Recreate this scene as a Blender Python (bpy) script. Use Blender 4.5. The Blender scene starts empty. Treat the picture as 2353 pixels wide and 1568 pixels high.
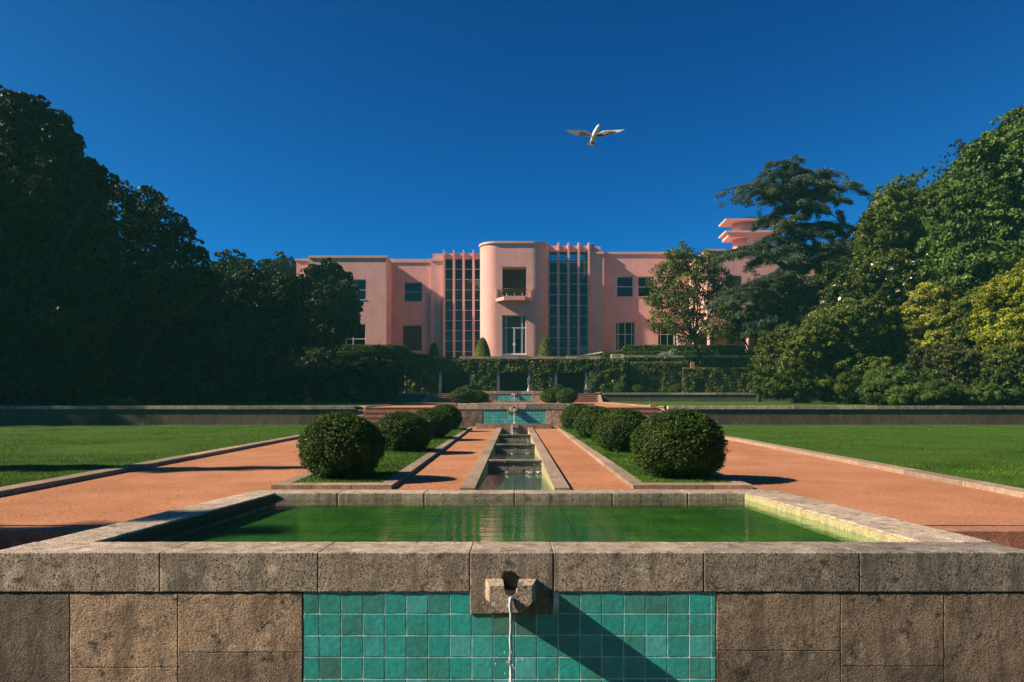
import bpy, bmesh, math, random
import numpy as np
from mathutils import Vector, noise
R = math.radians
random.seed(7)
rng = np.random.default_rng(11)
S = bpy.context.scene
COL = S.collection

# ------------------------------------------------------------------ camera
F, CX, HY = 1700.0, 1183.0, 985.0        # focal length and level line, in pixels of a 2353 px wide frame
cam_d = bpy.data.cameras.new('camera')
cam = bpy.data.objects.new('camera', cam_d); COL.objects.link(cam)
cam.location = (0, 0, 0); cam.rotation_euler = (R(90), 0, 0)
cam_d.sensor_width = 36; cam_d.lens = 36 * F / 2353
cam_d.shift_x = -(CX - 1176.5) / 2353; cam_d.shift_y = (HY - 784) / 2353
cam_d.clip_start = 0.1; cam_d.clip_end = 3000
S.camera = cam
# ------------------------------------------------------------------ sun, sky, exposure
SUN_EL, SUN_OFF = R(34.0), R(10.6)       # sun on the left, a little to the camera's side of the facade
sd = Vector((-math.cos(SUN_OFF) * math.cos(SUN_EL), -math.sin(SUN_OFF) * math.cos(SUN_EL), math.sin(SUN_EL)))
sl = bpy.data.lights.new('sun', 'SUN'); sl.energy = 5.0; sl.angle = R(0.53); sl.color = (1.0, 0.84, 0.64)
so = bpy.data.objects.new('sun', sl); COL.objects.link(so)
so.rotation_euler = sd.to_track_quat('Z', 'Y').to_euler(); so.location = sd * 100
W = bpy.data.worlds.new('World'); S.world = W; W.use_nodes = True
wn, wl = W.node_tree.nodes, W.node_tree.links
wn.clear()
sky = wn.new('ShaderNodeTexSky'); sky.sky_type = 'NISHITA'; sky.sun_disc = False
sky.sun_elevation = SUN_EL; sky.sun_rotation = math.atan2(sd.x, sd.y)
sky.air_density = 1.0; sky.dust_density = 0.3; sky.ozone_density = 2.5
tc = wn.new('ShaderNodeTexCoord')
dot = wn.new('ShaderNodeVectorMath'); dot.operation = 'DOT_PRODUCT'; dot.inputs[1].default_value = sd
ab = wn.new('ShaderNodeMath'); ab.operation = 'ABSOLUTE'
mr = wn.new('ShaderNodeMapRange'); mr.inputs[1].default_value = 0.0; mr.inputs[2].default_value = 0.95
mr.inputs[3].default_value = 0.0; mr.inputs[4].default_value = 1.0; mr.interpolation_type = 'SMOOTHSTEP'
# a polarised sky: deepest at right angles to the sun, paler towards and away from it
tint = wn.new('ShaderNodeMix'); tint.data_type = 'RGBA'
tint.inputs[6].default_value = (0.001, 0.165, 0.275, 1); tint.inputs[7].default_value = (0.045, 0.18, 0.205, 1)
mul = wn.new('ShaderNodeMix'); mul.data_type = 'RGBA'; mul.blend_type = 'MULTIPLY'; mul.inputs[0].default_value = 1
bg = wn.new('ShaderNodeBackground'); bg.inputs[1].default_value = 0.075
wo = wn.new('ShaderNodeOutputWorld')
wl.new(tc.outputs['Generated'], dot.inputs[0]); wl.new(dot.outputs['Value'], ab.inputs[0])
wl.new(ab.outputs[0], mr.inputs[0]); wl.new(mr.outputs[0], tint.inputs[0])
gam = wn.new('ShaderNodeGamma'); gam.inputs[1].default_value = 1.65; wl.new(sky.outputs[0], gam.inputs[0]); wl.new(gam.outputs[0], mul.inputs[6]); wl.new(tint.outputs[2], mul.inputs[7])
wl.new(mul.outputs[2], bg.inputs[0]); wl.new(bg.outputs[0], wo.inputs[0])
S.view_settings.view_transform = 'Standard'; S.view_settings.look = 'None'
S.view_settings.gamma = 1.0; S.view_settings.exposure = 1.0
S.render.engine = 'CYCLES'
S.cycles.max_bounces = 8; S.cycles.transparent_max_bounces = 12
S.cycles.caustics_reflective = False; S.cycles.caustics_refractive = False

def P(x, y, D): return Vector(((x - CX) * D / F, D, (HY - y) * D / F))
def PX(x, D): return (x - CX) * D / F
def PZ(y, D): return (HY - y) * D / F

# ------------------------------------------------------------------ materials
def node(nt, t, **kw):
    n = nt.nodes.new(t)
    for k, v in kw.items(): setattr(n, k, v)
    return n
def base_mat(name):
    m = bpy.data.materials.new(name); m.use_nodes = True
    nt = m.node_tree; nt.nodes.clear()
    out = node(nt, 'ShaderNodeOutputMaterial'); b = node(nt, 'ShaderNodeBsdfPrincipled')
    nt.links.new(b.outputs[0], out.inputs[0])
    return m, nt, b, out
def noise_n(nt, scale, detail=4, rough=0.6, stretch=None, vec=None):
    n = node(nt, 'ShaderNodeTexNoise'); n.inputs['Scale'].default_value = scale
    n.inputs['Detail'].default_value = detail; n.inputs['Roughness'].default_value = rough
    g = node(nt, 'ShaderNodeNewGeometry')
    if stretch:
        mp = node(nt, 'ShaderNodeMapping'); mp.inputs['Scale'].default_value = stretch
        nt.links.new(g.outputs['Position'], mp.inputs[0]); nt.links.new(mp.outputs[0], n.inputs['Vector'])
    else: nt.links.new(g.outputs['Position'], n.inputs['Vector'])
    return n.outputs['Fac']
def ramp(nt, fac, stops):
    r = node(nt, 'ShaderNodeValToRGB'); e = r.color_ramp.elements
    e[0].position, e[0].color = stops[0][0], (*stops[0][1], 1)
    e[1].position, e[1].color = stops[-1][0], (*stops[-1][1], 1)
    for p, c in stops[1:-1]:
        q = e.new(p); q.color = (*c, 1)
    nt.links.new(fac, r.inputs[0]); return r.outputs[0]
def mixc(nt, a, b, fac, mode='MIX'):
    m = node(nt, 'ShaderNodeMix', data_type='RGBA', blend_type=mode)
    for s, i in ((a, 6), (b, 7)):
        if isinstance(s, tuple): m.inputs[i].default_value = (*s, 1)
        else: nt.links.new(s, m.inputs[i])
    if isinstance(fac, float): m.inputs[0].default_value = fac
    else: nt.links.new(fac, m.inputs[0])
    return m.outputs[2]
def mrange(nt, v, a, b, c, d):
    m = node(nt, 'ShaderNodeMapRange')
    for i, q in zip((1, 2, 3, 4), (a, b, c, d)): m.inputs[i].default_value = q
    nt.links.new(v, m.inputs[0]); return m.outputs[0]
def vattr(nt):
    a = node(nt, 'ShaderNodeAttribute'); a.attribute_name = 'v'; return a.outputs['Fac']
def bump(nt, b, h, strength=0.5, dist=0.01, prev=None):
    n = node(nt, 'ShaderNodeBump'); n.inputs['Strength'].default_value = strength; n.inputs['Distance'].default_value = dist
    nt.links.new(h, n.inputs['Height'])
    if prev: nt.links.new(prev, n.inputs['Normal'])
    nt.links.new(n.outputs[0], b.inputs['Normal']); return n.outputs[0]

def stone_mat(name, dark, mid, light, sc=1.0, var=0.35, dirt=(0.03, 0.028, 0.02), dirt_amt=0.6, bstr=0.8, bdist=0.02, chisel=0.0):
    m, nt, b, o = base_mat(name)
    big = noise_n(nt, 2.2 * sc, 6, 0.65); fine = noise_n(nt, 62 * sc, 5, 0.75); grit = noise_n(nt, 130 * sc, 2, 0.6)
    c = ramp(nt, fine, [(0.28, dark), (0.5, mid), (0.74, light)])
    c = mixc(nt, c, ramp(nt, grit, [(0.35, (0.55, 0.55, 0.55)), (0.62, (1.25, 1.22, 1.2))]), 0.7, 'MULTIPLY')
    st = noise_n(nt, 1.6 * sc, 6, 0.75, (1, 1, 0.45))
    c = mixc(nt, c, dirt, mrange(nt, st, 0.5, 0.72, 0.0, dirt_amt))
    pit = noise_n(nt, 75 * sc, 2, 0.5); c = mixc(nt, c, tuple(q * .9 for q in dirt), mrange(nt, pit, 0.56, 0.64, 0.0, 0.85))
    lich = noise_n(nt, 5.5 * sc, 6, 0.8); c = mixc(nt, c, tuple(min(1, q * 1.25) for q in light), mrange(nt, lich, 0.55, 0.66, 0.0, 0.5))
    run = noise_n(nt, 3.0 * sc, 5, 0.7, (2.6, 2.6, 0.5)); c = mixc(nt, c, tuple(q * .42 for q in mid), mrange(nt, run, 0.50, 0.64, 0.0, min(1, dirt_amt * 1.15)))
    sp = noise_n(nt, 9 * sc, 5, 0.75)
    c = mixc(nt, c, dirt, mrange(nt, sp, 0.56, 0.66, 0.0, min(1, dirt_amt * 1.1)))
    v = vattr(nt)
    k = node(nt, 'ShaderNodeCombineColor')
    for i, (a0, a1) in enumerate(((1 - var, 1 + var * .75), (1 - var * .92, 1 + var * .6), (1 - var * 0.85, 1 + var * .45))):
        nt.links.new(mrange(nt, v, 0, 1, a0, a1), k.inputs[i])
    c = mixc(nt, c, k.outputs[0], 1.0, 'MULTIPLY')
    nt.links.new(c, b.inputs['Base Color']); b.inputs['Roughness'].default_value = 0.85
    b.inputs['Specular IOR Level'].default_value = 0.25
    h = fine
    pr = bump(nt, b, fine, bstr, bdist)
    pr = bump(nt, b, big, 0.5, 0.05, pr)
    if chisel:
        ch = noise_n(nt, 46, 4, 0.7, (1.0, 1.0, 1.8)); pr = bump(nt, b, ch, chisel, 0.02, pr)
    return m
def simple_mat(name, col, rough=0.7, spec=0.3, metal=0.0, var=0.12, nsc=3.0, bsc=60, bst=0.15, bdist=0.01, streak=0.0):
    m, nt, b, o = base_mat(name)
    n1 = noise_n(nt, nsc, 6, 0.65)
    lo = tuple(x * (1 - var) for x in col); hi = tuple(min(1, x * (1 + var)) for x in col)
    c = ramp(nt, n1, [(0.3, lo), (0.7, hi)])
    if streak:
        s = noise_n(nt, 1.4, 5, 0.7, (3.0, 3.0, 0.22))
        c = mixc(nt, c, tuple(x * 0.55 for x in col), mrange(nt, s, 0.5, 0.75, 0, streak))
    nt.links.new(c, b.inputs['Base Color'])
    b.inputs['Roughness'].default_value = rough; b.inputs['Specular IOR Level'].default_value = spec; b.inputs['Metallic'].default_value = metal
    if bst: bump(nt, b, noise_n(nt, bsc, 4, 0.6), bst, bdist)
    return m
def leaf_mat(name, stops, rough=0.5, spec=0.2, trans=0.25, nsc=0.5, patch=0.35):
    m, nt, b, o = base_mat(name)
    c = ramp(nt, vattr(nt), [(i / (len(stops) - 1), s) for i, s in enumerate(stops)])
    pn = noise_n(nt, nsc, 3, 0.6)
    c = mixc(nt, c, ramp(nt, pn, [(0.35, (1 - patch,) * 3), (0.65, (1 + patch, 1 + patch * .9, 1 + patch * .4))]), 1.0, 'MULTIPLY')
    nt.links.new(c, b.inputs['Base Color'])
    b.inputs['Roughness'].default_value = rough; b.inputs['Specular IOR Level'].default_value = spec
    t = node(nt, 'ShaderNodeBsdfTranslucent'); nt.links.new(c, t.inputs[0])
    mx = node(nt, 'ShaderNodeMixShader'); mx.inputs[0].default_value = trans
    nt.links.new(b.outputs[0], mx.inputs[1]); nt.links.new(t.outputs[0], mx.inputs[2]); nt.links.new(mx.outputs[0], o.inputs[0])
    return m

M = {}
M['granite'] = stone_mat('granite', (0.20, 0.155, 0.12), (0.44, 0.36, 0.29), (0.70, 0.60, 0.50), dirt_amt=0.7, var=.45, bstr=0.45)
M['wall_stone'] = stone_mat('wall_stone', (0.25, 0.17, 0.115), (0.48, 0.345, 0.25), (0.68, 0.53, 0.41), sc=1.1, dirt_amt=0.75, var=0.62, bstr=.35, chisel=0.3)
M['kerb_stone'] = stone_mat('kerb_stone', (0.20, 0.14, 0.10), (0.36, 0.26, 0.19), (0.50, 0.38, 0.28), dirt_amt=0.35, var=0.25, bstr=0.4)
M['red_stone'] = stone_mat('red_stone', (0.22, 0.10, 0.065), (0.38, 0.18, 0.125), (0.50, 0.26, 0.185), dirt_amt=0.35, var=0.15, bstr=0.4)
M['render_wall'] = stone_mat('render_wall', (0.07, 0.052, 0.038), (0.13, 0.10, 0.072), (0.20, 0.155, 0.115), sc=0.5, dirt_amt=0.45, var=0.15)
M['pink'] = simple_mat('pink_plaster', (0.70, 0.37, 0.322), rough=0.9, spec=0.1, var=0.10, nsc=0.8, bsc=7, bst=0.45, bdist=0.04, streak=0.45)
M['pink_trim'] = simple_mat('pink_trim', (0.62, 0.38, 0.32), rough=0.9, spec=0.1, var=0.12, nsc=1.2, bst=0.1, streak=0.25)
M['white'] = simple_mat('white_frame', (0.72, 0.72, 0.74), rough=0.5, var=0.04, bst=0)
M['grey_metal'] = simple_mat('grey_metal', (0.40, 0.38, 0.37), rough=0.5, var=0.05, bst=0)
M['iron'] = simple_mat('iron_railing', (0.07, 0.04, 0.03), rough=0.5, var=0.1, bst=0)
M['shutter'] = simple_mat('dark_shutter', (0.055, 0.022, 0.016), rough=0.6, var=0.15, bst=0)
M['shade_lining'] = simple_mat('shade_lining', (0.012, 0.022, 0.010), rough=0.6, var=0.4)
M['column'] = simple_mat('white_column', (0.42, 0.46, 0.48), rough=0.7, var=0.1, bst=0.1)
M['curtain'] = simple_mat('curtain', (0.30, 0.34, 0.42), rough=0.9, var=0.1, bst=0)
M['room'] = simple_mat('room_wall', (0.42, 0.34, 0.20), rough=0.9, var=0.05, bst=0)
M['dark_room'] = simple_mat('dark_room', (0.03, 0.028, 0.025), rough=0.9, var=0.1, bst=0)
M['bark'] = simple_mat('bark', (0.035, 0.028, 0.021), rough=0.9, var=0.4, nsc=6, bsc=30, bst=0.8, bdist=0.03)
M['earth'] = simple_mat('earth', (0.05, 0.06, 0.02), rough=0.95, var=0.4, nsc=1, bsc=14, bst=0.5, bdist=0.05)
M['white_cap'] = simple_mat('white_cap', (0.62, 0.56, 0.44), rough=0.7, var=0.15, bst=0.1)
M['sign'] = simple_mat('sign_board', (0.05, 0.05, 0.055), rough=0.5, var=0.05, bst=0)
M['feather'] = simple_mat('white_feather', (0.74, 0.72, 0.69), rough=0.8, var=0.08, nsc=40, bst=0)
M['feather_grey_shade'] = simple_mat('grey_feather_shade', (0.30, 0.25, 0.20), rough=0.8, var=0.2, nsc=40, bst=0)  # tail colour, and the shade painted on the wing undersides
M['notice'] = simple_mat('notice', (0.22, 0.42, 0.50), rough=0.6, var=0.1, bst=0)
M['petal'] = simple_mat('petal', (0.75, 0.68, 0.55), rough=0.7, var=0.05, bst=0)

def gravel_mat():
    m, nt, b, o = base_mat('gravel')
    a = noise_n(nt, 0.9, 5, 0.6); f = noise_n(nt, 55, 4, 0.75); g = noise_n(nt, 14, 5, 0.7, (1, 2.0, 1))
    c = ramp(nt, f, [(0.3, (0.31, 0.130, 0.068)), (0.5, (0.43, 0.196, 0.108)), (0.72, (0.53, 0.262, 0.160))])
    c = mixc(nt, c, ramp(nt, a, [(0.3, (0.78, 0.75, 0.70)), (0.7, (1.12, 1.10, 1.08))]), 1.0, 'MULTIPLY')
    c = mixc(nt, c, (0.22, 0.085, 0.03), mrange(nt, g, 0.62, 0.78, 0, 0.5))
    nt.links.new(c, b.inputs['Base Color']); b.inputs['Roughness'].default_value = 0.95; b.inputs['Specular IOR Level'].default_value = 0.1
    p = bump(nt, b, f, 0.6, 0.012); bump(nt, b, g, 0.7, 0.03, p)
    return m
M['gravel'] = gravel_mat()
def lawn_mat():
    m, nt, b, o = base_mat('lawn')
    a = noise_n(nt, 0.5, 4, 0.6); f = noise_n(nt, 45, 4, 0.8); g = noise_n(nt, 3.0, 5, 0.7)
    c = ramp(nt, f, [(0.3, (0.024, 0.056, 0.004)), (0.55, (0.056, 0.130, 0.010)), (0.75, (0.12, 0.21, 0.02))])
    c = mixc(nt, c, ramp(nt, a, [(0.3, (0.8, 0.82, 0.8)), (0.7, (1.2, 1.12, 1.1))]), 1.0, 'MULTIPLY')
    c = mixc(nt, c, ramp(nt, g, [(0.3, (0.75, 0.8, 0.8)), (0.7, (1.25, 1.12, 1.1))]), 0.7, 'MULTIPLY')
    nt.links.new(c, b.inputs['Base Color']); b.inputs['Roughness'].default_value = 0.9; b.inputs['Specular IOR Level'].default_value = 0.15
    bump(nt, b, f, 0.9, 0.04)
    return m
M['lawn'] = lawn_mat()
def tile_mat():
    m, nt, b, o = base_mat('teal_tile')
    v = vattr(nt); n1 = noise_n(nt, 5, 5, 0.7); n2 = noise_n(nt, 26, 4, 0.6)
    c = ramp(nt, v, [(0.0, (0.10, 0.26, 0.225)), (0.35, (0.060, 0.37, 0.33)), (0.7, (0.040, 0.45, 0.41)), (1.0, (0.12, 0.53, 0.53))])
    c = mixc(nt, c, (0.075, 0.12, 0.085), mrange(nt, n1, 0.48, 0.74, 0, 0.45))
    c = mixc(nt, c, ramp(nt, n2, [(0.3, (0.85,) * 3), (0.7, (1.12,) * 3)]), 1.0, 'MULTIPLY')
    nt.links.new(c, b.inputs['Base Color']); b.inputs['Roughness'].default_value = 0.28
    b.inputs['Specular IOR Level'].default_value = 0.5
    bump(nt, b, n2, 0.25, 0.01)
    return m
M['tile'] = tile_mat()
M['grout'] = simple_mat('grout', (0.62, 0.68, 0.58), rough=0.9, var=0.5, nsc=9, bst=0.3)
def pool_floor_mat():
    m, nt, b, o = base_mat('pool_floor')
    bk = node(nt, 'ShaderNodeTexBrick'); bk.offset = 0; bk.inputs['Scale'].default_value = 1.0
    bk.inputs['Brick Width'].default_value = 0.3; bk.inputs['Row Height'].default_value = 0.3; bk.inputs['Mortar Size'].default_value = 0.008
    bk.inputs['Color1'].default_value = (0.11, 0.22, 0.034, 1); bk.inputs['Color2'].default_value = (0.080, 0.185, 0.042, 1)
    bk.inputs['Mortar'].default_value = (0.026, 0.085, 0.014, 1)
    g = node(nt, 'ShaderNodeNewGeometry'); nt.links.new(g.outputs['Position'], bk.inputs['Vector'])
    n1 = noise_n(nt, 1.3, 4, 0.6)
    c = mixc(nt, bk.outputs[0], ramp(nt, n1, [(0.32, (0.45, 0.62, 1.3)), (0.5, (0.8, 0.85, 0.9)), (0.68, (1.5, 1.25, 0.8))]), 1.0, 'MULTIPLY')
    nt.links.new(c, b.inputs['Base Color']); b.inputs['Roughness'].default_value = 0.8
    return m
M['pool_floor'] = pool_floor_mat()
M['algae_wall'] = stone_mat('algae_wall', (0.30, 0.25, 0.12), (0.46, 0.40, 0.22), (0.58, 0.52, 0.32), dirt=(0.12, 0.12, 0.03), dirt_amt=0.4, var=0.1, bstr=0.3)
def schlick(nt, normal=None, f0=0.03):
    # reflectance from the angle alone, the same from above and from below the surface
    g = node(nt, 'ShaderNodeNewGeometry'); d = node(nt, 'ShaderNodeVectorMath', operation='DOT_PRODUCT')
    nt.links.new(g.outputs['Incoming'], d.inputs[0]); nt.links.new(normal if normal else g.outputs['Normal'], d.inputs[1])
    ab_ = node(nt, 'ShaderNodeMath', operation='ABSOLUTE'); nt.links.new(d.outputs['Value'], ab_.inputs[0])
    s1 = node(nt, 'ShaderNodeMath', operation='SUBTRACT'); s1.inputs[0].default_value = 1; nt.links.new(ab_.outputs[0], s1.inputs[1])
    p = node(nt, 'ShaderNodeMath', operation='POWER'); p.inputs[1].default_value = 3.8; nt.links.new(s1.outputs[0], p.inputs[0])
    m = node(nt, 'ShaderNodeMath', operation='MULTIPLY_ADD'); m.inputs[1].default_value = 1 - f0; m.inputs[2].default_value = f0; nt.links.new(p.outputs[0], m.inputs[0])
    return m.outputs[0]
def water_mat(name, tintc, scale=8, strength=0.07, stretch=(1, 2.6, 1)):
    m, nt, b, o = base_mat(name)
    nt.nodes.remove(b)
    gl = node(nt, 'ShaderNodeBsdfGlossy'); gl.inputs['Roughness'].default_value = 0.015
    tr = node(nt, 'ShaderNodeBsdfTransparent'); tr.inputs[0].default_value = (*tintc, 1)
    mx = node(nt, 'ShaderNodeMixShader')
    n1 = noise_n(nt, scale, 3, 0.5, stretch); n2 = noise_n(nt, scale * 0.28, 2, 0.5, stretch)
    b1 = node(nt, 'ShaderNodeBump'); b1.inputs['Strength'].default_value = strength; b1.inputs['Distance'].default_value = 0.02; nt.links.new(n1, b1.inputs['Height'])
    b2 = node(nt, 'ShaderNodeBump'); b2.inputs['Strength'].default_value = strength * 0.8; b2.inputs['Distance'].default_value = 0.05
    nt.links.new(n2, b2.inputs['Height']); nt.links.new(b1.outputs[0], b2.inputs['Normal'])
    nt.links.new(b2.outputs[0], gl.inputs['Normal']); nt.links.new(schlick(nt, b2.outputs[0]), mx.inputs[0]); nt.links.new(tr.outputs[0], mx.inputs[1]); nt.links.new(gl.outputs[0], mx.inputs[2])
    nt.links.new(mx.outputs[0], o.inputs[0])
    return m
M['water'] = water_mat('pool_water', (0.62, 0.90, 0.62))
M['channel_water'] = water_mat('channel_water', (0.55, 0.80, 0.72), scale=14, strength=0.16)
def glass_mat(name, tintc, refl=.06):
    m, nt, b, o = base_mat(name); nt.nodes.remove(b)
    gl = node(nt, 'ShaderNodeBsdfGlossy'); gl.inputs['Roughness'].default_value = 0.03
    tr = node(nt, 'ShaderNodeBsdfTransparent'); tr.inputs[0].default_value = (*tintc, 1)
    mx = node(nt, 'ShaderNodeMixShader')
    nt.links.new(schlick(nt, None, refl), mx.inputs[0]); nt.links.new(tr.outputs[0], mx.inputs[1]); nt.links.new(gl.outputs[0], mx.inputs[2]); nt.links.new(mx.outputs[0], o.inputs[0])
    return m
M['glass'] = glass_mat('window_glass', (0.55, 0.62, 0.60), 0.03)
M['clear_glass'] = glass_mat('clear_glass', (0.9, 0.92, 0.92), 0.008)
def stream_mat():
    m, nt, b, o = base_mat('falling_water')
    b.inputs['Base Color'].default_value = (0.9, 0.95, 0.95, 1); b.inputs['Roughness'].default_value = 0.08
    b.inputs['Specular IOR Level'].default_value = 0.8; b.inputs['Transmission Weight'].default_value = 0.35; b.inputs['IOR'].default_value = 1.33
    return m
M['stream'] = stream_mat()

M['leaf_box'] = leaf_mat('box_leaves', [(0.012, 0.030, 0.006), (0.028, 0.066, 0.010), (0.048, 0.098, 0.014), (0.17, 0.20, 0.035)], rough=0.45, spec=0.18, trans=0.2, nsc=3, patch=0.3)
M['leaf_dark'] = leaf_mat('dark_leaves', [(0.011, 0.016, 0.006), (0.025, 0.032, 0.009), (0.055, 0.058, 0.014)], trans=0.15, spec=0.12)
M['leaf_mid'] = leaf_mat('mid_leaves', [(0.028, 0.045, 0.009), (0.065, 0.088, 0.015), (0.13, 0.145, 0.025)], trans=0.25, spec=0.15)
M['leaf_olive'] = leaf_mat('olive_leaves', [(0.042, 0.066, 0.010), (0.100, 0.135, 0.020), (0.185, 0.21, 0.035)], trans=0.3)
M['leaf_yellow'] = leaf_mat('yellow_leaves', [(0.10, 0.13, 0.012), (0.28, 0.31, 0.022), (0.46, 0.47, 0.045)], trans=0.35)
M['leaf_gold'] = leaf_mat('gold_leaves', [(0.09, 0.11, 0.016), (0.23, 0.245, 0.034), (0.40, 0.39, 0.07)], trans=0.3)
M['leaf_brown'] = leaf_mat('brown_leaves', [(0.028, 0.036, 0.010), (0.066, 0.072, 0.018), (0.115, 0.115, 0.028)], trans=0.2)
M['leaf_cedar'] = leaf_mat('cedar_needles', [(0.032, 0.052, 0.034), (0.070, 0.105, 0.066), (0.125, 0.165, 0.105)], trans=0.15, nsc=0.8)
M['leaf_magnolia'] = leaf_mat('magnolia_leaves', [(0.02, 0.035, 0.006), (0.05, 0.07, 0.010), (0.12, 0.12, 0.02)], rough=0.28, spec=0.45, trans=0.1)
M['leaf_feather'] = leaf_mat('feathery_leaves', [(0.034, 0.068, 0.014), (0.072, 0.125, 0.022), (0.13, 0.18, 0.035)], trans=0.25)
M['leaf_ivy'] = leaf_mat('ivy_leaves', [(0.020, 0.035, 0.006), (0.055, 0.080, 0.012), (0.12, 0.14, 0.025)], rough=0.45, spec=0.15, trans=0.15, nsc=1.2)
M['leaf_hedge'] = leaf_mat('hedge_leaves', [(0.03, 0.06, 0.008), (0.07, 0.115, 0.014), (0.11, 0.16, 0.025)], trans=0.2)
M['leaf_topiary'] = leaf_mat('topiary_leaves', [(0.06, 0.085, 0.010), (0.12, 0.15, 0.018), (0.18, 0.20, 0.03)], trans=0.2)
M['leaf_silver'] = leaf_mat('silver_leaves', [(0.14, 0.18, 0.15), (0.25, 0.30, 0.26), (0.34, 0.38, 0.33)], trans=0.15)
M['grass_blade'] = leaf_mat('grass_blades', [(0.032, 0.074, 0.006), (0.062, 0.142, 0.011), (0.125, 0.22, 0.022)], rough=0.6, spec=0.2, trans=0.3, nsc=1.0, patch=0.25)

# ------------------------------------------------------------------ object helpers
def tag(o, label=None, cat=None, group=None, kind=None):
    if label: o['label'] = label
    if cat: o['category'] = cat
    if group: o['group'] = group
    if kind: o['kind'] = kind
    return o
def empty(name, loc, label, cat, group=None):
    o = bpy.data.objects.new(name, None); COL.objects.link(o); o.location = loc; o.empty_display_size = 0.3
    return tag(o, label, cat, group)
def wloc(o):
    v = Vector(o.location)
    while o.parent: o = o.parent; v = v + Vector(o.location)
    return v
def link_mesh(name, me, mat, parent, org):
    me.materials.append(mat)
    o = bpy.data.objects.new(name, me); COL.objects.link(o)
    if parent: o.parent = parent
    else: o.location = org
    return o
class MB:
    def __init__(s): s.V = []; s.Fc = []; s.v = []; s.sm = []
    def poly(s, verts, faces, v=None, smooth=False):
        b = len(s.V); s.V += [tuple(q) for q in verts]
        v = random.random() if v is None else v
        for f in faces: s.Fc.append([b + i for i in f]); s.v.append(v); s.sm.append(smooth)
    def box(s, x0, x1, y0, y1, z0, z1, v=None):
        s.hexa([(x0, y0, z0), (x1, y0, z0), (x1, y1, z0), (x0, y1, z0), (x0, y0, z1), (x1, y0, z1), (x1, y1, z1), (x0, y1, z1)], v)
    def hexa(s, c, v=None):
        s.poly(c, [(0, 3, 2, 1), (4, 5, 6, 7), (0, 1, 5, 4), (1, 2, 6, 5), (2, 3, 7, 6), (3, 0, 4, 7)], v)
    def rough_box(s, x0, x1, y0, y1, z0, z1, step=0.05, amp=0.004, bev=0.008, v=None):
        # a cut block: rounded arrises and an uneven surface
        bm = bmesh.new()
        def cuts(a, b):
            n = max(2, int((b - a) / step)); t = np.linspace(a, b, n + 1)
            return np.unique(np.concatenate([[a], [a + bev], [a + bev * 2.5], t[1:-1][(t[1:-1] > a + bev * 3) & (t[1:-1] < b - bev * 3)], [b - bev * 2.5], [b - bev], [b]]))
        xs, ys, zs = cuts(x0, x1), cuts(y0, y1), cuts(z0, z1)
        c = Vector(((x0 + x1) / 2, (y0 + y1) / 2, (z0 + z1) / 2)); idx = {}
        def vert(i, j, k):
            key = (i, j, k)
            if key in idx: return idx[key]
            p = Vector((xs[i], ys[j], zs[k]))
            ex = (i == 0) - (i == len(xs) - 1); ey = (j == 0) - (j == len(ys) - 1); ez = (k == 0) - (k == len(zs) - 1)
            nn = abs(ex) + abs(ey) + abs(ez)
            if nn > 1: p += Vector((ex, ey, ez)) * bev * 0.45
            q = noise.noise_vector(p * 9) * amp + noise.noise_vector(p * 31) * amp * 0.5
            if nn > 1: q *= 0.8
            p += q
            idx[key] = len(idx); vs.append(p); return idx[key]
        vs = []; fs = []
        nx, ny, nz = len(xs), len(ys), len(zs)
        for i in range(nx - 1):
            for j in range(ny - 1):
                fs.append([vert(i, j, 0), vert(i, j + 1, 0), vert(i + 1, j + 1, 0), vert(i + 1, j, 0)])
                fs.append([vert(i, j, nz - 1), vert(i + 1, j, nz - 1), vert(i + 1, j + 1, nz - 1), vert(i, j + 1, nz - 1)])
            for k in range(nz - 1):
                fs.append([vert(i, 0, k), vert(i + 1, 0, k), vert(i + 1, 0, k + 1), vert(i, 0, k + 1)])
                fs.append([vert(i, ny - 1, k), vert(i, ny - 1, k + 1), vert(i + 1, ny - 1, k + 1), vert(i + 1, ny - 1, k)])
        for j in range(ny - 1):
            for k in range(nz - 1):
                fs.append([vert(0, j, k), vert(0, j, k + 1), vert(0, j + 1, k + 1), vert(0, j + 1, k)])
                fs.append([vert(nx - 1, j, k), vert(nx - 1, j + 1, k), vert(nx - 1, j + 1, k + 1), vert(nx - 1, j, k + 1)])
        bm.free()
        s.poly(vs, fs, v, smooth=step < .07)
    def prism(s, pts, z0, z1, v=None, smooth=False):       # plan polygon (x, y) counter-clockwise from above
        n = len(pts)
        vs = [(p[0], p[1], z0) for p in pts] + [(p[0], p[1], z1) for p in pts]
        s.poly(vs, [list(range(n))[::-1], list(range(n, 2 * n))], v)
        s.poly(vs, [(i, (i + 1) % n, n + (i + 1) % n, n + i) for i in range(n)], v, smooth)
    def extrude_y(s, pts, y0, y1, sc=1.0, v=None, c=(0, 0)):  # outline (x, z), clockwise seen from -Y is fine
        n = len(pts)
        vs = [(c[0] + (p[0] - c[0]) * sc, y0, c[1] + (p[1] - c[1]) * sc) for p in pts] + [(p[0], y1, p[1]) for p in pts]
        s.poly(vs, [list(range(n)), list(range(n, 2 * n))[::-1]] + [((i + 1) % n, i, n + i, n + (i + 1) % n) for i in range(n)], v)
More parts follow.
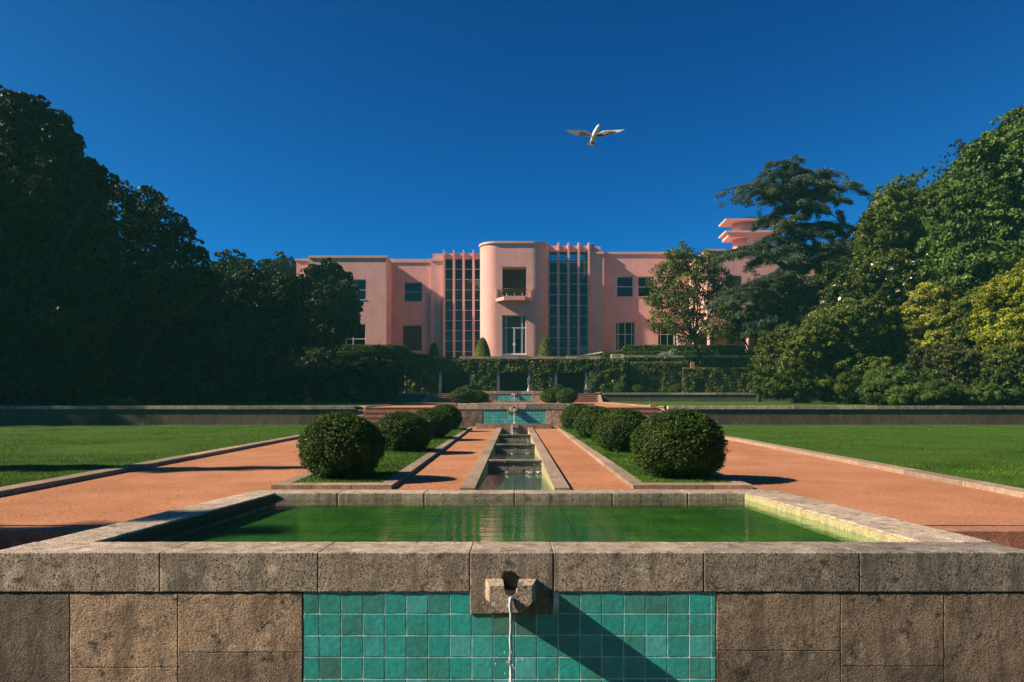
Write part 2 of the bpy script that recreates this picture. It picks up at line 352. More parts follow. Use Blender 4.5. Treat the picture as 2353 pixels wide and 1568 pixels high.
    def tube(s, pts, rad, seg=8, v=None, cap=True):
        pts = [Vector(p) for p in pts]; vs = []; n = len(pts)
        for i, p in enumerate(pts):
            d = (pts[min(i + 1, n - 1)] - pts[max(i - 1, 0)]).normalized()
            a = d.cross(Vector((0.13, 0.97, 0.21))).normalized(); b = d.cross(a)
            for k in range(seg):
                t = 2 * math.pi * k / seg; vs.append(p + (a * math.cos(t) + b * math.sin(t)) * rad[i])
        fs = [(i * seg + k, i * seg + (k + 1) % seg, (i + 1) * seg + (k + 1) % seg, (i + 1) * seg + k) for i in range(n - 1) for k in range(seg)]
        if cap: fs += [list(range(seg))[::-1], list(range((n - 1) * seg, n * seg))]
        s.poly(vs, fs, v, True)
    def cyl(s, x, y, z0, z1, r, seg=20, v=None, r1=None):
        s.tube([(x, y, z0), (x, y, z1)], [r, r if r1 is None else r1], seg, v)
    def build(s, name, mat, parent=None, org=None, recalc=True):
        a = np.array(s.V, dtype=np.float64)
        if parent: org = wloc(parent)
        elif org is None: org = Vector((float((a[:, 0].min() + a[:, 0].max()) / 2), float((a[:, 1].min() + a[:, 1].max()) / 2), float(a[:, 2].min())))
        a = a - np.array(org)
        me = bpy.data.meshes.new(name); me.from_pydata([tuple(q) for q in a], [], s.Fc)
        at = me.attributes.new('v', 'FLOAT', 'FACE'); at.data.foreach_set('value', np.array(s.v, dtype=np.float32))
        me.polygons.foreach_set('use_smooth', np.array(s.sm, dtype=bool))
        me.validate(); me.update()
        if len(s.Fc) == 1 or 'path' in name or 'lawn' in name or 'ground' in name: return link_mesh(name, me, mat, parent, org)
        bm = bmesh.new(); bm.from_mesh(me); bmesh.ops.recalc_face_normals(bm, faces=bm.faces); bm.to_mesh(me); bm.free()
        return link_mesh(name, me, mat, parent, org)
def quads_obj(name, Q, v, mat, parent=None, org=None):
    Q = np.asarray(Q, dtype=np.float32); n = len(Q)
    if parent: org = wloc(parent)
    elif org is None: org = Vector((float(Q[..., 0].mean()), float(Q[..., 1].mean()), float(Q[..., 2].min())))
    A = Q.reshape(-1, 3) - np.array(org, dtype=np.float32)
    me = bpy.data.meshes.new(name)
    me.vertices.add(4 * n); me.vertices.foreach_set('co', A.ravel())
    me.loops.add(4 * n); me.loops.foreach_set('vertex_index', np.arange(4 * n, dtype=np.int32))
    me.polygons.add(n); me.polygons.foreach_set('loop_start', np.arange(0, 4 * n, 4, dtype=np.int32))
    me.polygons.foreach_set('loop_total', np.full(n, 4, dtype=np.int32))
    me.update(calc_edges=True)
    at = me.attributes.new('v', 'FLOAT', 'FACE'); at.data.foreach_set('value', np.asarray(v, dtype=np.float32))
    return link_mesh(name, me, mat, parent, org)

# ------------------------------------------------------------------ foliage helpers
def unit(a): return a / (np.linalg.norm(a, axis=-1, keepdims=True) + 1e-9)
def rdir(n): return unit(rng.normal(size=(n, 3)))
def leafq(p, nrm, size, asp=0.6, tilt=0.8, along=None, amix=0.0):
    n = len(p); N = unit(nrm + rng.normal(size=(n, 3)) * tilt)
    t = rng.normal(size=(n, 3))
    if along is not None: t = t * (1 - amix) + np.asarray(along) * amix * 2
    t = unit(t - (t * N).sum(1, keepdims=True) * N); b = np.cross(N, t)
    s = (size * rng.uniform(0.6, 1.35, n))[:, None]
    return np.stack([p - t * s * .5, p + b * s * asp * .5 - N * s * .08, p + t * s * .5, p - b * s * asp * .5 - N * s * .08], 1)
def core_quads(c, r, k=0.72, nu=12, nv=8):
    u = np.linspace(0, 2 * math.pi, nu + 1); w = np.linspace(0, math.pi, nv + 1)
    U, Wv = np.meshgrid(u, w, indexing='ij')
    rad = 1 + 0.10 * np.sin(3 * U + c[0]) * np.sin(2 * Wv + c[1])
    X = np.stack([np.cos(U) * np.sin(Wv) * rad, np.sin(U) * np.sin(Wv) * rad, np.cos(Wv) * rad], -1) * np.array(r) * k + np.array(c)
    return np.stack([X[:-1, :-1], X[1:, :-1], X[1:, 1:], X[:-1, 1:]], 2).reshape(-1, 4, 3)
def crown(lobes, n, leaf, clump=0.32, core=0.7, asp=0.6, cn=26, airy=0.0, tilt=0.8, droop=0.0):
    """lobes: (centre, (rx, ry, rz)); leaves sit on small clumps spread over every lobe."""
    L = [(np.array(c, float), np.array(r, float)) for c, r in lobes]
    wt = np.array([(r[0] * r[2] + r[0] * r[1] + r[1] * r[2]) for c, r in L]); wt /= wt.sum()
    P_, N_, V_ = [], [], []
    for (c, r), w in zip(L, wt):
        m = max(20, int(n * w)); k = max(5, int(cn * 2.0 * (r.mean() ** 0.5)))
        d = rdir(k); cc = c + d * r * rng.uniform(0.70 - airy * .4, 1.18, (k, 1)); cr = clump * .85 * r.mean() * rng.uniform(0.5, 1.4, k); cv = rng.uniform(-0.25, 0.25, k)
        i = rng.integers(0, k, m); d2 = unit(rdir(m) + d[i] * 0.55 + np.array([0, 0, 0.25]))
        pp = cc[i] + d2 * (cr[i] * rng.uniform(0.35, 1.0, m) ** 0.5)[:, None] * np.array([1.15, 1.15, 0.8])
        f = rng.random(m) < .10; df = rdir(int(f.sum())); pp[f] = c + df * r * rng.uniform(.78, 1.04, (len(df), 1)); d2[f] = df
        if droop: pp[:, 2] -= droop * rng.uniform(0, 1, m) ** 2
        P_.append(pp); N_.append(unit(d2 + d[i] * .4)); V_.append(np.clip(0.45 + cv[i] + rng.normal(0, 0.22, m), 0, 1))
    P_, N_, V_ = np.concatenate(P_), np.concatenate(N_), np.concatenate(V_)
    keep = np.ones(len(P_), bool)
    for c, r in L: keep &= (((P_ - c) / (r * 0.62)) ** 2).sum(1) > 1
    P_, N_, V_ = P_[keep], N_[keep], V_[keep]
    Q = leafq(P_, N_, leaf, asp, tilt)
    if core > 0:
        C, cv_ = [], []
        for c, r in L:
            R_ = r.mean(); big_ = max(leaf * 1.7, R_ * .16); m = int(min(2600, 10 * R_ * R_ / (big_ * big_ * .4) * 1.5)); d = rdir(m)
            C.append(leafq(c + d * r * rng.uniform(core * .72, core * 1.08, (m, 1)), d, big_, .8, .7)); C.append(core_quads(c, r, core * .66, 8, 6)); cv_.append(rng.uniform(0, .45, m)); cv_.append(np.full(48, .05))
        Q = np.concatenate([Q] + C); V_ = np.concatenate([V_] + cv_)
    return Q, V_
def limb(mb, a, b, r0, r1, bend=0.12, seg=7, n=5):
    a, b = Vector(a), Vector(b); L = (b - a).length; off = Vector((random.uniform(-1, 1), random.uniform(-1, 1), random.uniform(0, 1))) * L * bend
    pts = []; rr = []
    for i in range(n + 1):
        t = i / n; pts.append(a.lerp(b, t) + off * math.sin(math.pi * t)); rr.append(r0 + (r1 - r0) * t)
    mb.tube(pts, rr, seg, cap=False)
def tree(name, label, cat, base, lobes, n, leaf, mat, trunk_r=0.3, group=None, cut=0.45, limbs=True, twigs=0, **kw):
    t = empty(name, base, label, cat, group)
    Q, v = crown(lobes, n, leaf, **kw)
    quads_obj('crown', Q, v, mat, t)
    mb = MB(); cs = [Vector(c) for c, r in lobes]
    mid = sum(cs, Vector()) / len(cs); b = Vector(base); top = max(c.z for c in cs)
    fork = Vector((b.x + (mid.x - b.x) * .5, b.y + (mid.y - b.y) * .5, b.z + (min(c.z for c in cs) - b.z) * cut + .2))
    mb.tube([b - Vector((0, 0, .3)), b.lerp(fork, .1), b.lerp(fork, .5) + Vector((trunk_r * .3, 0, 0)), fork], [trunk_r * 1.5, trunk_r, trunk_r * .85, trunk_r * .75], 10)
    if limbs:
        for (c, r) in lobes:
            c = Vector(c); limb(mb, fork, c, trunk_r * .5, trunk_r * .12)
            for _ in range(twigs):
                d = Vector(rdir(1)[0]); d.z = abs(d.z) * .6
                limb(mb, c.lerp(fork, random.uniform(.05, .4)), c + Vector((d.x * r[0], d.y * r[1], d.z * r[2])) * .95, trunk_r * .13, trunk_r * .03, n=3, seg=5)
    mb.build('trunk', M['bark'], t)
    return t
def plobes(D, items, dy=0.85, jit=1.5):
    out = []
    for it in items:
        x, y, r = it[:3]; rz = it[3] if len(it) > 3 else r
        d = D + random.uniform(-jit, jit)
        c = P(x, y, d); out.append(((c.x, d, c.z), (r * d / F, r * d / F * dy, rz * d / F)))
    return out
def shrub(name, label, cat, lobes, n, leaf, mat, base=None, group=None, stems=True, **kw):
    cs = [c for c, r in lobes]; zb = min(c[2] - r[2] for c, r in lobes)
    if base is None: base = (sum(c[0] for c in cs) / len(cs), sum(c[1] for c in cs) / len(cs), zb)
    t = empty(name, base, label, cat, group)
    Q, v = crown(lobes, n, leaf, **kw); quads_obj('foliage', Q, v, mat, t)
    if stems:
        mb = MB()
        for c, r in lobes: limb(mb, Vector(base) + Vector((random.uniform(-.1, .1), 0, -.1)), c, .06, .02)
        mb.build('stem', M['bark'], t)
    return t

# ------------------------------------------------------------------ ground levels
def g1(D): return -0.875 + 0.0405 * (D - 10.3)
def g2(D): return 1.0 + 0.044 * (D - 35.2)
G3 = 3.02
def sheet(name, mat, xs, ys, zf, kind='structure', und=0.0):
    mb = MB(); nx, ny = len(xs), len(ys)
    vs = [(x, y, zf(x, y) + (noise.noise(Vector((x * .35, y * .35, 0))) * und if und else 0)) for y in ys for x in xs]
    mb.poly(vs, [(j * nx + i, j * nx + i + 1, (j + 1) * nx + i + 1, (j + 1) * nx + i) for j in range(ny - 1) for i in range(nx - 1)], .5, True)
    o = mb.build(name, mat, None, Vector((0, 0, 0))); tag(o, kind=kind); return o
lin = lambda a, b, n: list(np.linspace(a, b, n))
XL0, XL1, XR0, XR1 = -6.78, -7.1, 6.60, 6.72      # inner faces of the outer kerbs at D 9.7 and 34
def xl(D): return XL0 + (XL1 - XL0) * (D - 9.7) / 24.3
def xr(D): return XR0 + (XR1 - XR0) * (D - 9.7) / 24.3
# far ground to the horizon, in three sheets stepping up with the terraces
sheet('ground', M['earth'], [-300, -30, 30, 300], [-120, 5, 7.9], lambda x, y: -2.3)
sheet('ground', M['earth'], [-300, -30, 30, 300], [7.9, 34.6], lambda x, y: -2.3 if y < 8 else -0.6)
sheet('ground', M['earth'], [-300, -40, 40, 300], [34.6, 63.4], lambda x, y: .55 if y < 40 else 1.9)
sheet('ground', M['earth'], [-300, -40, 40, 300], [63.4, 66.5], lambda x, y: 2.9)
sheet('terrace_ground', M['earth'], lin(-60, 60, 10), [66.6, 69, 80], lambda x, y: 6.3 if y < 68 else 6.6)
sheet('ground', M['earth'], [-300, -40, 40, 300], [80, 320], lambda x, y: 6.3)
# gravel path of the lower level: one sheet with the pool and the channel left open
def gravel_part(x0, x1, ya, yb, zf, nx=10, ny=20):
    mb = MB(); xs, ys = lin(x0, x1, nx), lin(ya, yb, ny)
    return [(x, y, zf(y) + noise.noise(Vector((x * 1.3, y * 1.3, 3))) * .006) for y in ys for x in xs], nx, ny
gm = MB()
for x0, x1, ya, yb in ((-7.3, -3.56, 7.55, 34.2), (3.62, 7.0, 7.55, 34.2), (-3.56, -.76, 10.3, 33.9), (.76, 3.62, 10.3, 33.9)):
    vs, nx, ny = gravel_part(x0, x1, ya, yb, g1)
    gm.poly(vs, [(j * nx + i, j * nx + i + 1, (j + 1) * nx + i + 1, (j + 1) * nx + i) for j in range(ny - 1) for i in range(nx - 1)], .5, True)
tag(gm.build('path', M['gravel'], None, Vector((0, 0, 0))), kind='structure')
# lawns
sheet('lawn', M['lawn'], [-60, -40, -25] + lin(-18, -7.25, 12), [7.9] + lin(9, 34.5, 26), lambda x, y: g1(y) + .055 + max(0, -x - 24) * .03, und=.04)
sheet('lawn', M['lawn'], lin(6.9, 18, 12) + [25, 40, 60], [7.9] + lin(9, 34.5, 26), lambda x, y: g1(y) + .055, und=.04)
sheet('lawn', M['lawn'], [-60, -30] + lin(-18, -7.3, 6), lin(34.9, 63.3, 14), lambda x, y: g2(y) + .04)
sheet('lawn', M['lawn'], lin(7.1, 18, 6) + [30, 60], lin(34.9, 63.3, 14), lambda x, y: g2(y) + .04)
sheet('path', M['gravel'], lin(-7.3, 7.1, 8), lin(35.1, 63.3, 14), lambda x, y: g2(y))
sheet('portico_floor', M['kerb_stone'], [-60, 60], [63.2, 69.5], lambda x, y: G3)

# ------------------------------------------------------------------ kerbs
def kerb(name, label, xf0, xf1, w, ya, yb, zf, h=.062, mat=None, drop=.25, nblk=0):
    mb = MB(); n = nblk or max(1, int((yb - ya) / 1.6))
    for i in range(n):
        a = ya + (yb - ya) * i / n + .006; b = ya + (yb - ya) * (i + 1) / n - .006
        fa, fb = xf0 + (xf1 - xf0) * i / n, xf0 + (xf1 - xf0) * (i + 1) / n
        za, zb = zf(a) + h + random.uniform(-.004, .004), zf(b) + h + random.uniform(-.004, .004)
        mb.hexa([(fa, a, za - drop), (fa + w, a, za - drop), (fb + w, b, zb - drop), (fb, b, zb - drop), (fa, a, za), (fa + w, a, za), (fb + w, b, zb), (fb, b, zb)])
    o = mb.build(name, mat or M['kerb_stone']); bv = o.modifiers.new('bevel', 'BEVEL'); bv.width = .008; bv.segments = 2
    return tag(o, label, 'kerb', 'stone kerbs edging the gravel paths')
kerb('path_kerb', 'long stone kerb between left lower lawn and wide gravel path', xl(7.9), xl(33.7), -.30, 7.7, 33.7, g1, .075)
kerb('path_kerb', 'long stone kerb between right lower lawn and wide gravel path', xr(7.9), xr(33.7), .30, 7.7, 33.7, g1, .075)
def frame_kerb(label, x0, x1, xf0, xf1, side):
    # stone edging round a planting strip: front run, then the two long runs
    t = empty('strip_kerb', ((x0 + x1) / 2, 10.6, g1(10.6)), label, 'kerb', 'stone kerbs round the planting strips')
    ya, yb, w = 10.52, 32.0, .20
    mb = MB(); n = 3
    for i in range(n):
        a = x0 + (x1 - x0) * i / n + .004; b = x0 + (x1 - x0) * (i + 1) / n - .004
        mb.hexa([(a, ya, g1(ya) - .2), (b, ya, g1(ya) - .2), (b, ya + .3, g1(ya) - .2), (a, ya + .3, g1(ya) - .2), (a, ya, g1(ya) + .062), (b, ya, g1(ya) + .062), (b, ya + .3, g1(ya + .3) + .062), (a, ya + .3, g1(ya + .3) + .062)])
    mb.build('front_run', M['kerb_stone'], t)
    for xa, xb, s in ((x0, xf0, 1), (x1, xf1, -1)):
        mb = MB(); n = 13
        for i in range(n):
            a = ya + .304 + (yb - ya - .304) * i / n; b = ya + .304 + (yb - ya - .304) * (i + 1) / n - .008
            fa, fb = xa + (xb - xa) * i / n, xa + (xb - xa) * (i + 1) / n
            za, zb = g1(a) + .062 + random.uniform(-.003, .003), g1(b) + .062
            mb.hexa([(fa, a, za - .25), (fa + s * w, a, za - .25), (fb + s * w, b, zb - .25), (fb, b, zb - .25), (fa, a, za), (fa + s * w, a, za), (fb + s * w, b, zb), (fb, b, zb)])
        mb.build('side_run', M['kerb_stone'], t)
    mb = MB(); ys = lin(ya + .3, yb, 20); vs = []
    for k, y in enumerate(ys):
        f = k / (len(ys) - 1); a, b = x0 + (xf0 - x0) * f + w, x1 + (xf1 - x1) * f - w
        for i in range(6): vs.append((a + (b - a) * i / 5, y, g1(y) + .058))
    mb.poly(vs, [(j * 6 + i, j * 6 + i + 1, (j + 1) * 6 + i + 1, (j + 1) * 6 + i) for j in range(19) for i in range(5)], .5, True)
    tag(mb.build('lawn', M['lawn'], None, Vector((0, 0, 0))), kind='structure')
frame_kerb('stone kerb frame round the left strip of clipped bushes', -3.47, -1.75, -3.5, -1.86, -1)
frame_kerb('stone kerb frame round the right strip of clipped bushes', 1.68, 3.39, 1.80, 3.4, 1)

# ------------------------------------------------------------------ front pool
pool = empty('garden_pool', (0, 5.1, -2.3), 'large granite pool in the foreground with a teal tiled front and water spout', 'pool')
FD = 5.1
def fx(x): return PX(x, FD)
def fz(y): return PZ(y, FD)
CT = fz(1270)                                     # coping top
CB = fz(1361)
cop = MB(); mid_block = MB()
jx = [-25, 368, 731, 1080, 1272, 1617, 1975, 2378]
for i in range(7):
    a, b = fx(jx[i]) + .0015, fx(jx[i + 1]) - .0015
    zb = fz(1412) if i == 3 else CB
    (mid_block if i == 3 else cop).rough_box(a, b, FD - (.003 if i != 3 else .0045), 5.585, zb, CT, .03, .0025, .004, v=[.62, .5, .66, .35, .5, .22, .1][i])
# side and far copings, butted
for i, (a, b) in enumerate(((5.59, 6.9), (6.9, 8.4), (8.4, 9.81))):
    k = lambda y: (y - 5.59) / (10.3 - 5.59)
    cop.rough_box(-3.60, -3.17, a, b - .004, CT - .30, CT, .06, .0035, v=random.uniform(.5, .9))
    cop.rough_box(3.07, 3.62, a, b - .004, CT - .30, CT, .06, .0035, v=random.uniform(.5, .9))
xs = [-3.58, -2.35, -1.2, 0.0, 1.3, 2.3, 3.62]
for i in range(6): cop.rough_box(xs[i], xs[i + 1] - .004, 9.812, 10.29, CT - .30, CT, .06, .0035, v=random.uniform(.4, .8))
cop.build('coping', M['granite'], pool)
mo_ = mid_block.build('coping', M['granite'], pool)
ct_ = MB(); zh = fz(1333.8); ct_.tube([(fx(1174), FD - .2, zh), (fx(1174), FD + .30, zh)], [.0575, .0575], 32); co_ = ct_.build('cutter', M['granite'], pool)
bo_ = mo_.modifiers.new('b', 'BOOLEAN'); bo_.operation = 'DIFFERENCE'; bo_.object = co_; bo_.solver = 'EXACT'
bpy.context.view_layer.update(); me_ = bpy.data.meshes.new_from_object(mo_.evaluated_get(bpy.context.evaluated_depsgraph_get()))
mo_.modifiers.clear(); mo_.data = me_; bpy.data.objects.remove(co_)
vd = base_mat('hole_shade')[0]; vd.node_tree.nodes['Principled BSDF'].inputs['Base Color'].default_value = (.004, .005, .005, 1); M['hole_shade'] = vd
wall = MB()
blocks = [(-25, 160, 1364, 1640, .1), (160, 408, 1364, 1535, .72), (160, 408, 1535, 1640, .62), (408, 695, 1364, 1500, .66), (408, 695, 1500, 1640, .28),
          (1647, 1932, 1364, 1496, .3), (1647, 1932, 1496, 1640, .12), (1932, 2170, 1364, 1532, .25), (1932, 2170, 1532, 1640, .1), (2170, 2378, 1364, 1640, .2)]
for a, b, c, d, v in blocks: wall.rough_box(fx(a) + .001, fx(b) - .001, FD + .003, 5.5, fz(d) + .001, fz(c) - .0005, .03, .003, .003, v=v)
wall.box(fx(697), fx(1645), FD + .05, 5.5, fz(1640), CB - .002, .3)
wall.box(fx(-25), fx(2378), FD + .01, 5.5, -2.3, fz(1640) - .004, .3)
wall.box(-3.57, -3.2, 5.6, 10.28, -2.3, CT - .302, .3); wall.box(3.2, 3.61, 5.6, 10.28, -2.3, CT - .302, .3); wall.box(-3.19, 3.19, 9.9, 10.28, -2.3, CT - .302, .3)
wall.build('wall', M['wall_stone'], pool)
# dark mortar behind the block joints
mo = MB(); mo.box(fx(-20), fx(695), FD + .009, 5.4, fz(1640), CT - .02, .5); mo.box(fx(1649), fx(2375), FD + .009, 5.4, fz(1640), CT - .02, .5)
mo.box(fx(700), fx(1640), FD + .009, 5.4, CB + .003, CT - .02, .5); mo.build('mortar', M['render_wall'], pool)
# lining seen under the coping, and the floor
l3 = MB(); l3.box(-3.18, -3.155, 5.6, 9.80, -1.5, CT - .02, .0); l3.build('lining', M['shade_lining'], pool)  # left face only: its shade is painted in as a near-black green
ln = MB(); ln.box(3.045, 3.068, 5.6, 9.80, -1.5, CT - .012, .5); ln.box(-3.15, 3.04, 5.588, 5.612, -1.5, CT - .012, .3)
ln.build('lining', M['algae_wall'], pool)
l2 = MB(); l2.box(-3.15, 3.04, 9.79, 9.82, -1.5, CT - .29, .3); l2.build('far_lining', M['wall_stone'], pool)
fl = MB(); fl.box(-3.154, 3.044, 5.62, 9.79, -1.60, -1.045, .5); fl.build('floor', M['pool_floor'], pool)
WZ = -.935
wt = MB(); xs_, ys_ = lin(-3.154, 3.044, 2), lin(5.61, 9.80, 2)
wt.poly([(xs_[0], ys_[0], WZ), (xs_[1], ys_[0], WZ), (xs_[1], ys_[1], WZ), (xs_[0], ys_[1], WZ)], [(0, 1, 2, 3)], .5)
tag(wt.build('water', M['water'], None, Vector((0, 0, 0))), kind='structure')
def tile_panel(parent, D, x0, x1, z1, z0, pitch, first, gap, notch=None, seed=1):
    rnd = random.Random(seed)
    mb = MB(); gz = z1; row = 0
    xs = [x0, x0 + first]
    while xs[-1] + pitch < x1 - .02: xs.append(xs[-1] + pitch)
    xs.append(x1)
    g = gap / 2; bv = pitch * .018
    while gz > z0 + .01:
        h = pitch if row else pitch * .98
        lo = max(z0, gz - h)
        for i in range(len(xs) - 1):
            a, b = xs[i] + g + rnd.uniform(-.1, .1) * gap, xs[i + 1] - g
            if notch and a < notch[1] and b > notch[0] and gz > notch[2] + .01: 
                continue
            c, d = lo + g, gz - g; t = rnd.uniform(-.0007, .0007) * pitch / .15; k = D - .007 * pitch / .15
            vv = [(a, D, c), (b, D, c), (b, D, d), (a, D, d), (a + bv, k + t, c + bv), (b - bv, k - t, c + bv), (b - bv, k - t * .5, d - bv), (a + bv, k + t * .3, d - bv)]
            mb.poly(vv, [(0, 1, 5, 4), (1, 2, 6, 5), (2, 3, 7, 6), (3, 0, 4, 7), (4, 5, 6, 7)], min(1, max(0, rnd.gauss(.5 - .1 * (row == 0) + .12 * (row > 1), .22))))
        gz = lo; row += 1
    p = mb.build('tile_panel', M['tile'], parent)
    gb = MB(); gb.box(x0, x1, D - .0052, D + .04, z0, z1 - .001, .5); gb.build('grout', M['grout'], p)
    return p
tile_panel(pool, FD + .011, fx(697), fx(1645), CB - .002, fz(1640), .150, .108, .0055, notch=(fx(1080) + .01, fx(1272) - .01, fz(1412)), seed=4)
def spout(parent, cx, D, zt, s=1.0, mat=None):
    """a chamfered block with a round gutter cut into its top; zt = top of the block."""
    w, h, r = .175 * s, .222 * s, .056 * s
    pts = [(-w, 0)]
    pts += [(-r, 0)] + [(r * math.cos(t), -.028 * s + r * math.sin(t)) for t in np.linspace(math.pi, 2 * math.pi, 13)] + [(r, 0), (w, 0), (w, -h * .62), (w * .52, -h), (-w * .52, -h), (-w, -h * .62)]
    pts = [(cx + a, zt + b) for a, b in pts]
    mb = MB(); mb.extrude_y(pts, D - .19 * s, D - .005, .80, .8, c=(cx, zt - .045 * s))
    sp = mb.build('spout', mat or M['granite'], parent)
    mb = MB(); n = 24; zc = zt - .0 * s
    rr = r * 1.04; zc -= .02 * s
    mb.poly([(cx + rr * math.cos(2 * math.pi * i / n), D - .016, zc + .005 + rr * math.sin(2 * math.pi * i / n)) for i in range(n)] +
            [(cx + rr * math.cos(2 * math.pi * i / n), D + .002, zc + .005 + rr * math.sin(2 * math.pi * i / n)) for i in range(n)],
            [list(range(n))] + [((i + 1) % n, i, n + i, n + (i + 1) % n) for i in range(n)], .0)
    o_ = mb.build('spout_hole_shade', M['hole_shade'], sp)  # near-black disc painted in for the darkness inside the hole
    if s == 1.0: o_.location.y += .006
    return sp
spout(pool, fx(1174), FD, fz(1330), 1.0)
def stream(label, x, D, y0, z0, z1, r=.009, seed=2, n=30, strands=3):
    rnd = random.Random(seed); mb = MB()
    for k in range(strands):
        pts, rad = [], []
        for i in range(n):
            t = i / (n - 1); z = z0 + (z1 - z0) * t
            yy = y0 - .10 * min(1, t * 5) * 0 - (.02 * math.sqrt(t))
            pts.append((x + math.sin(t * 19 + k * 2.1) * r * .75 * (.3 + t) + rnd.uniform(-1, 1) * r * .25, yy + math.cos(t * 15 + k) * r * .4, z))
            rad.append(r * (.32 + .28 * abs(math.sin(t * 31 + k * 1.3)) + rnd.uniform(-.08, .08)) * (1.4 if t < .06 else 1))
        mb.tube(pts, rad, 7)
    for i in range(40):
        t = rnd.uniform(.3, 1); px = x + rnd.gauss(0, r * 3.0); pz = z0 + (z1 - z0) * t
        mb.tube([(px, y0 - .02, pz), (px + .001, y0 - .02, pz - r * rnd.uniform(.6, 1.6))], [r * .16, r * .2], 5)
    return tag(mb.build('water_stream', M['stream']), label, 'water stream', 'streams falling from the spouts')
stream('thin stream of water falling from the foreground spout over teal tiles', fx(1174), FD, FD - .205, fz(1357), -2.25, .014)

# steps down at both sides of the pool
for s, lab in ((-1, 'shaded pink stone steps at the left side of the foreground pool'), (1, 'sunlit pink stone steps at the right side of the foreground pool')):
    mb = MB(); x0, x1 = (-16, -3.60) if s < 0 else (3.64, 16)
    zt = g1(7.4) - .002
    for k in range(6):
        mb.box(x0, x1, 7.2 - .45 * k, 7.66 - .45 * k, -2.4, zt - .18 * k, .6)
    o = mb.build('garden_steps', M['red_stone']); bv = o.modifiers.new('bevel', 'BEVEL'); bv.width = .01; bv.segments = 2
    tag(o, lab, 'steps', 'flights of garden steps')
    mb = MB(); mb.box(x0 if s < 0 else 7.3, -7.0 if s < 0 else x1, 7.66, 8.0, -2.2, g1(8) + .07, .4)
    o = mb.build('retaining_wall', M['wall_stone']); tag(o, 'low stone edge below the front of the %s lawn' % ('left' if s < 0 else 'right'), 'wall')

# ------------------------------------------------------------------ channel with weirs
ch = empty('water_channel', (0, 10.3, -1.3), 'narrow stepped granite water channel running up the middle of the gravel path', 'water channel')
for s in (-1, 1):
    mb = MB(); n = 14
    for i in range(n):
        a = 10.3 + (31.6 - 10.3) * i / n + .004; b = 10.3 + (31.6 - 10.3) * (i + 1) / n - .003
        za, zb = g1(a) + .05, g1(b) + .05; x0, x1 = (.555, .765) if s > 0 else (-.765, -.555)
        mb.hexa([(x0, a, -1.3), (x1, a, -1.3), (x1, b, -1.3), (x0, b, -1.3), (x0, a, za), (x1, a, za), (x1, b, zb), (x0, b, zb)])
    mb.build('side_wall', M['kerb_stone'], ch)
    mb = MB(); x0 = .545 if s > 0 else -.557
    for a, b in ((10.31, 15.1), (15.28, 20.3), (20.48, 25.5), (25.68, 30.2)):
        mb.hexa([(x0, a, -1.2), (x0 + .012, a, -1.2), (x0 + .012, b, -1.2), (x0, b, -1.2), (x0, a, g1(a) + .02), (x0 + .012, a, g1(a) + .02), (x0 + .012, b, g1(b) + .02), (x0, b, g1(b) + .02)])
    mb.build('lining', M['algae_wall'], ch)
for D, zt, zf in ((15.1, -.66, -1.2), (20.3, -.447, -1.0), (25.5, -.223, -.8)):
    mb = MB(); mb.box(-.543, .543, D, D + .17, zf, zt - .01, .1); mb.box(-.543, .543, D - .03, D + .19, zt - .008, zt + .02, .5); mb.build('weir', M['granite'], ch)
mb = MB(); mb.box(-.543, .543, 10.31, 15.08, -1.25, -.95, .5); mb.box(-.543, .543, 15.3, 20.28, -1.0, -.735, .5); mb.box(-.543, .543, 20.5, 25.48, -.8, -.52, .5); mb.box(-.543, .543, 25.7, 31.0, -.6, -.30, .5)
pf = M['pool_floor'].copy(); pf.name = 'channel_floor'
bk = [n for n in pf.node_tree.nodes if n.type == 'TEX_BRICK'][0]
bk.inputs['Color1'].default_value = (0.12, 0.33, 0.24, 1); bk.inputs['Color2'].default_value = (0.09, 0.27, 0.20, 1); bk.inputs['Mortar'].default_value = (.05, .12, .06, 1); bk.inputs['Brick Width'].default_value = .15; bk.inputs['Row Height'].default_value = .15
mb.build('channel_floor', pf, ch)
for a, b, z in ((10.30, 15.09, -.873), (15.28, 20.29, -.66), (20.49, 25.49, -.447), (25.69, 31.4, -.235)):
    mb = MB(); mb.poly([(-.544, a, z), (.544, a, z), (.544, b, z), (-.544, b, z)], [(0, 1, 2, 3)], .5)
    tag(mb.build('water', M['channel_water'], None, Vector((0, 0, 0))), kind='structure')
# trickle and splash at the weirs
mb = MB(); rnd = random.Random(5)
for D, z0, z1, n in ((15.05, -.65, -.87, 18), (20.25, -.44, -.66, 7), (25.45, -.21, -.44, 3)):
    for i in range(n):
        x = rnd.uniform(.2, .53) if rnd.random() < .5 else rnd.uniform(-.3, .5)
        if rnd.random() < .45:
            zz = rnd.uniform(z1, z0); mb.tube([(x, D - .03, zz), (x + .005, D - .035, zz - rnd.uniform(.01, .05))], [.004, .006], 5)
        else:
            y = D - rnd.uniform(.1, .55); mb.tube([(x - rnd.uniform(.01, .05), y, z1 + .006), (x + rnd.uniform(.01, .05), y, z1 + .007)], [.005, .006], 5)
tag(mb.build('splash', M['stream']), 'broken splashing water below the channel weirs', 'splash', kind='stuff')

